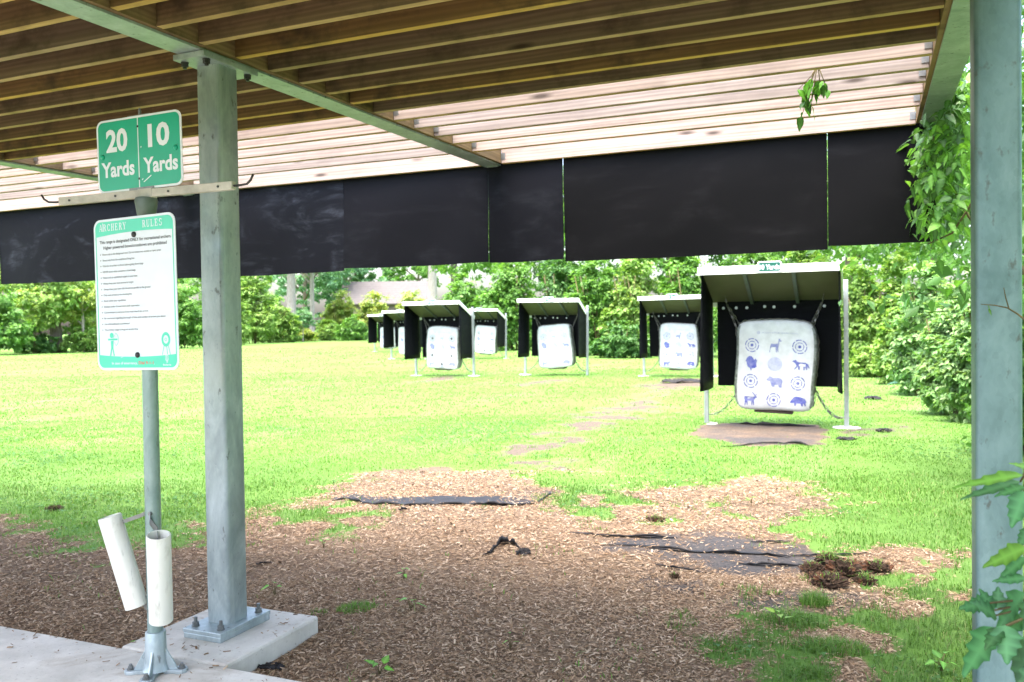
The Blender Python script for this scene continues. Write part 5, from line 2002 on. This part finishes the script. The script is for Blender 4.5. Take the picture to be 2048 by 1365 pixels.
# ------------------------------------------------------------------ torn fabric and clods
def ribbon(name, px_pts, width, height, label, cat='fabric', group='scraps of torn landscape fabric', curl=1.0, seg=5):
    """strip of fabric lying along a line, its near edge curled up"""
    P_ = [gpt(*p) for p in px_pts]
    x0, y0 = P_[len(P_) // 2]
    pts = []
    for i in range(len(P_) - 1):
        for k in range(seg):
            t = k / seg
            pts.append((P_[i][0] * (1 - t) + P_[i + 1][0] * t, P_[i][1] * (1 - t) + P_[i + 1][1] * t))
    pts.append(P_[-1])
    n = len(pts)
    z0 = float(gz(x0, y0))
    vs, fs = [], []
    m = 9
    for i, (x, y) in enumerate(pts):
        u = i / (n - 1)
        env = min(1, 5 * u, 5 * (1 - u)) ** .7
        hh = height * max(.12, min(1.5, (float(vnoise(u * 14, 0, 1, len(px_pts), 3)) - .22) * 2.3)) * env * 1.2
        ww = width * (.6 + .6 * float(vnoise(u * 6, 3, 1, 5, 2))) * (.35 + .65 * env)
        zg = float(gz(x, y)) - z0
        for j in range(m):                 # cross-section from the far flat side to the curled near edge
            v = j / (m - 1)
            if v < .6:
                d, z = ww * (1 - v / .6), .006 + hh * .25 * (v / .6) ** 2
            else:
                a = (v - .6) / .4 * PI * .85 * curl
                d, z = -hh * .55 * math.sin(a), .006 + hh * .25 + hh * .75 * (1 - math.cos(a)) / 2 * 1.2
            jx = .02 * (float(vnoise(u * 60, v * 3, 1, 13, 3)) - .5)
            z += hh * .55 * (float(vnoise(u * 34 + 7, v * 2.5, 1, 29, 3)) - .5) * (v > .3)
            d += ww * .22 * (float(vnoise(u * 26 + 3, v * 2, 1, 37, 3)) - .5)
            vs.append((x - x0 + FWD[0] * d + RIGHT[0] * jx, y - y0 + FWD[1] * d + RIGHT[1] * jx, zg + z))
    for i in range(n - 1):
        for j in range(m - 1):
            a = i * m + j
            fs.append((a, a + m, a + m + 1, a + 1))
    mb = MB()
    mb.add(vs, fs)
    o = mb.build(name, M['fabric'], None, True, loc=(x0, y0, z0))
    s = o.modifiers.new('thick', 'SOLIDIFY')
    s.thickness = .0025
    tag(o, label, cat, group)
    return o


ribbon('torn_fabric', [(660, 1000), (690, 997), (720, 1006), (770, 1009), (850, 1010), (930, 1010), (985, 1010), (1030, 1012), (1068, 1008)], .30, .020,
       'long black torn fabric edge curling up at the lawn border')
ribbon('torn_fabric', [(1072, 1006), (1086, 998), (1100, 986)], .08, .012, 'small fabric corner at the right end of the long torn edge')
ribbon('torn_fabric', [(1136, 1067), (1190, 1070), (1270, 1072), (1350, 1074)], .03, .013, 'upper thin fabric fold left of the grass edge')
ribbon('torn_fabric', [(1200, 1089), (1280, 1094), (1370, 1102), (1450, 1106), (1520, 1108), (1578, 1113)], .04, .017, 'longest dark fabric fold crossing the grey patch')
ribbon('torn_fabric', [(1500, 1082), (1540, 1083), (1580, 1082)], .02, .010, 'short fabric fold at the top right of the grey patch')
ribbon('torn_fabric', [(1475, 1126), (1530, 1129), (1605, 1130)], .025, .014, 'fabric fold just left of the sod clods')
ribbon('torn_fabric', [(1305, 1131), (1350, 1142), (1408, 1148)], .02, .010, 'faint fabric fold under the longest one')
ribbon('torn_fabric', [(1580, 1110), (1640, 1111), (1740, 1106)], .02, .010, 'thin fabric fold leading right past the clods')
ribbon('torn_fabric', [(1440, 893), (1510, 889), (1580, 890), (1628, 894)], .05, .022, 'fabric edge along the dirt patch under the nearest bag')
ribbon('torn_fabric', [(1460, 848), (1540, 852), (1630, 853)], .10, .030, 'dark frayed fabric at the back of the dirt patch under the nearest bag')
ribbon('torn_fabric', [(788, 1021), (800, 1022), (812, 1020)], .03, .020, 'tiny grey fabric scrap below the long torn edge')
ribbon('torn_fabric', [(498, 1132), (515, 1129), (532, 1126)], .015, .010, 'thin black strip on the chips right of the steel post')


def crumple(px, py, w, d, h, label, seed):
    """an irregular piece of fabric pushed up into folds"""
    x, y = gpt(px, py)
    z = float(gz(x, y))
    nu, nv = 34, 24
    vs, ok = [], []
    for j in range(nv + 1):
        for i in range(nu + 1):
            u, v = i / nu * 2 - 1, j / nv * 2 - 1
            r = math.hypot(u, v)
            a = math.atan2(v, u)
            lim = .62 + .55 * (float(vnoise(math.cos(a) * 1.6 + seed, math.sin(a) * 1.6, 1.4, seed, 3)) - .3)
            n1 = 1 - abs(2 * float(vnoise(u * 1.5 + seed, v * 2.4, 1.2, seed + 1, 2)) - 1)
            n2 = 1 - abs(2 * float(vnoise(u * 4 + v * 2, v * 5, 1.0, seed + 2, 2)) - 1)
            zz = h * (n1 ** 3 * .95 + n2 ** 2 * .22) * max(0.0, 1 - (r / 1.05) ** 3) + .003
            dx, dy = u * w / 2 + .02 * w * n2, v * d / 2
            vs.append((dx * RIGHT[0] + dy * FWD[0], dx * RIGHT[1] + dy * FWD[1], zz))
            ok.append(r < lim)
    fs = []
    for j in range(nv):
        for i in range(nu):
            a = j * (nu + 1) + i
            q = (a, a + 1, a + nu + 2, a + nu + 1)
            if all(ok[k] for k in q): fs.append(q)
    used = sorted({k for f in fs for k in f})
    mp = {k: n for n, k in enumerate(used)}
    mb = MB()
    mb.add([vs[k] for k in used], [tuple(mp[k] for k in f) for f in fs])
    o = mb.build('torn_fabric', M['fabric'], None, True, loc=(x, y, z))
    so = o.modifiers.new('thick', 'SOLIDIFY')
    so.thickness = .002
    if label: tag(o, label, 'fabric', 'scraps of torn landscape fabric')
    return o


arch = ribbon('torn_fabric', [(957, 1111), (972, 1110), (984, 1100), (996, 1091), (1012, 1089), (1026, 1093), (1034, 1100)], .035, .030,
              'crumpled black fabric scrap arched alone in the mulch')
flap = crumple(1040, 1107, .12, .10, .035, None, 3)
flap.name = 'flap'
flap.location = Vector(flap.location) - Vector(arch.location)
flap.parent = arch
crumple(1692, 880, .36, .16, .042, 'black fabric scrap right of the nearest stand post', 5)
crumple(1766, 864, .26, .18, .05, 'dark fabric lump on the grass near the right hedge', 9)
crumple(1744, 796, .42, .25, .07, 'far black scrap on the grass before the shaded corner', 12)
crumple(527, 1334, .17, .08, .020, 'black fabric flap against the side of the concrete pad', 14)
crumple(1355, 764, 1.3, .55, .10, 'ragged black fabric in front of the half hidden stand', 17)


def clod(px, py, r, h, label, mat='soil', seed=0, grass_n=60):
    x, y = gpt(px, py)
    z = float(gz(x, y))
    root = empty('sod_clod', (x, y, z), rz=rnd.uniform(0, 6), label=label, cat='sod clod', group='overturned clods of sod')
    bm = bmesh.new()
    bmesh.ops.create_icosphere(bm, subdivisions=4, radius=1)
    for v in bm.verts:
        c = v.co
        k = .45 + .85 * float(vnoise(c.x * 2 + seed, c.y * 2 + c.z * 1.5, 1.4, seed, 4)) + .5 * abs(float(vnoise(c.x * 8 + c.z * 6, c.y * 8 + seed - c.z * 3, 1, seed + 3, 3)) - .5) * 2
        v.co = Vector((c.x * r * k, c.y * r * .8 * k, max(-.01, (c.z * .5 + .42) * h * k)))
    me = bpy.data.meshes.new('soil')
    bm.to_mesh(me)
    bm.free()
    me.materials.append(M['soil']); me.materials.append(M['rot'])
    mi = [1 if (vnoise(p.center.x * 30 + seed, p.center.y * 30 + p.center.z * 20, 1, 3, 2) > (.70 if mat == 'soil' else .58)) else 0 for p in me.polygons]
    me.polygons.foreach_set('material_index', mi)
    o = bpy.data.objects.new('soil', me)
    col.objects.link(o)
    o.parent = root
    nf_ = 420
    dd = unit(nf_)
    dd[:, 2] = np.abs(dd[:, 2])
    sp_ = np.stack([dd[:, 0] * r * .82, dd[:, 1] * r * .68, (dd[:, 2] * .5 + .30) * h * .95], -1)
    L_ = rng.uniform(.008, .026, nf_)
    ax_ = dd * .7 + unit(nf_) * .8
    ax_ /= np.linalg.norm(ax_, axis=1)[:, None]
    v, f = leaf_mesh(sp_, ax_, unit(nf_), L_, L_ * rng.uniform(.10, .35, nf_))
    tc_ = np.array([.06, .040, .028]) + rng.random((nf_, 1)) ** 2 * np.array([.20, .135, .085])
    np_mesh('root_fibres', v, [f], M['chip'], root, np.repeat(tc_, 4, 0))
    if grass_n:
        a, rr = rng.uniform(0, 2 * PI, grass_n), np.sqrt(rng.random(grass_n))
        bx, by = r * .8 * rr * np.cos(a), r * .65 * rr * np.sin(a)
        v, q, t, c = blades(bx, by, rng.uniform(.02, .06, grass_n), .004 * np.ones(grass_n), z0=h * .95 * np.sqrt(np.clip(1 - rr ** 2, 0, 1)) * .9, lean=1.2)
        np_mesh('grass', v, [q, t], M['grass'], root, c)


clod(1655, 1128, .085, .060, 'flat clod with a green grass cap at the back of the heap', seed=1, grass_n=150)
clod(1622, 1142, .075, .050, 'dark clod at the left end of the heap', seed=2, grass_n=25)
clod(1690, 1150, .095, .085, 'tallest clod with reddish rotten wood in its face', 'rot', 3, 40)
clod(1752, 1142, .070, .060, 'separate clod at the right end of the heap', 'rot', 4, 30)
clod(1655, 1172, .095, .065, 'rounded dark clod in front of the heap', seed=5, grass_n=40)
clod(1728, 1166, .055, .045, 'small clod touching the grass edge', seed=6, grass_n=60)
clod(1630, 1156, .06, .03, 'low crumbling clod between the dark and the rounded ones', 'rot', seed=7, grass_n=0)
clod(1345, 1160, .022, .022, 'tiny dark clod on the chips left of the grey fabric', seed=8, grass_n=8)
clod(1308, 1040, .06, .028, 'loose dark clod in the thin grass behind the fabric folds', seed=9, grass_n=20)
clod(100, 1018, .06, .03, 'brown clod on the lawn edge at the far left', seed=10, grass_n=20)

# ------------------------------------------------------------------ light
SUN_EL, SUN_AZ = math.radians(74), math.radians(190)
world = bpy.data.worlds.new('World')
scene.world = world
world.use_nodes = True
nt = world.node_tree
bg = nt.nodes['Background']
sky = nt.nodes.new('ShaderNodeTexSky')
sky.sky_type = 'NISHITA'
sky.sun_disc = False
sky.sun_elevation = SUN_EL
sky.sun_rotation = SUN_AZ
sky.air_density = 1.0
sky.dust_density = 6.0
sky.ozone_density = 1.0
nt.links.new(sky.outputs[0], bg.inputs[0])
bg.inputs[1].default_value = .15
sd_ = bpy.data.lights.new('sun', 'SUN')
sd_.energy = 0.7
sd_.angle = math.radians(40)
sd_.color = (1.0, .95, .86)
sun = bpy.data.objects.new('sun', sd_)
col.objects.link(sun)
# NISHITA rotation is measured clockwise from +Y seen from above
dvec = Vector((math.sin(SUN_AZ) * math.cos(SUN_EL), math.cos(SUN_AZ) * math.cos(SUN_EL), math.sin(SUN_EL)))
sun.rotation_euler = dvec.to_track_quat('Z', 'Y').to_euler()

vs_ = scene.view_settings
vs_.view_transform = 'Standard'
vs_.look = 'None'
vs_.exposure = 3.1
vs_.gamma = 1.0
vs_.use_curve_mapping = False
scene.cycles.use_denoising = True
scene.cycles.max_bounces = 8
scene.cycles.diffuse_bounces = 5
scene.cycles.glossy_bounces = 3
scene.cycles.transmission_bounces = 3
scene.cycles.sample_clamp_indirect = 8.0
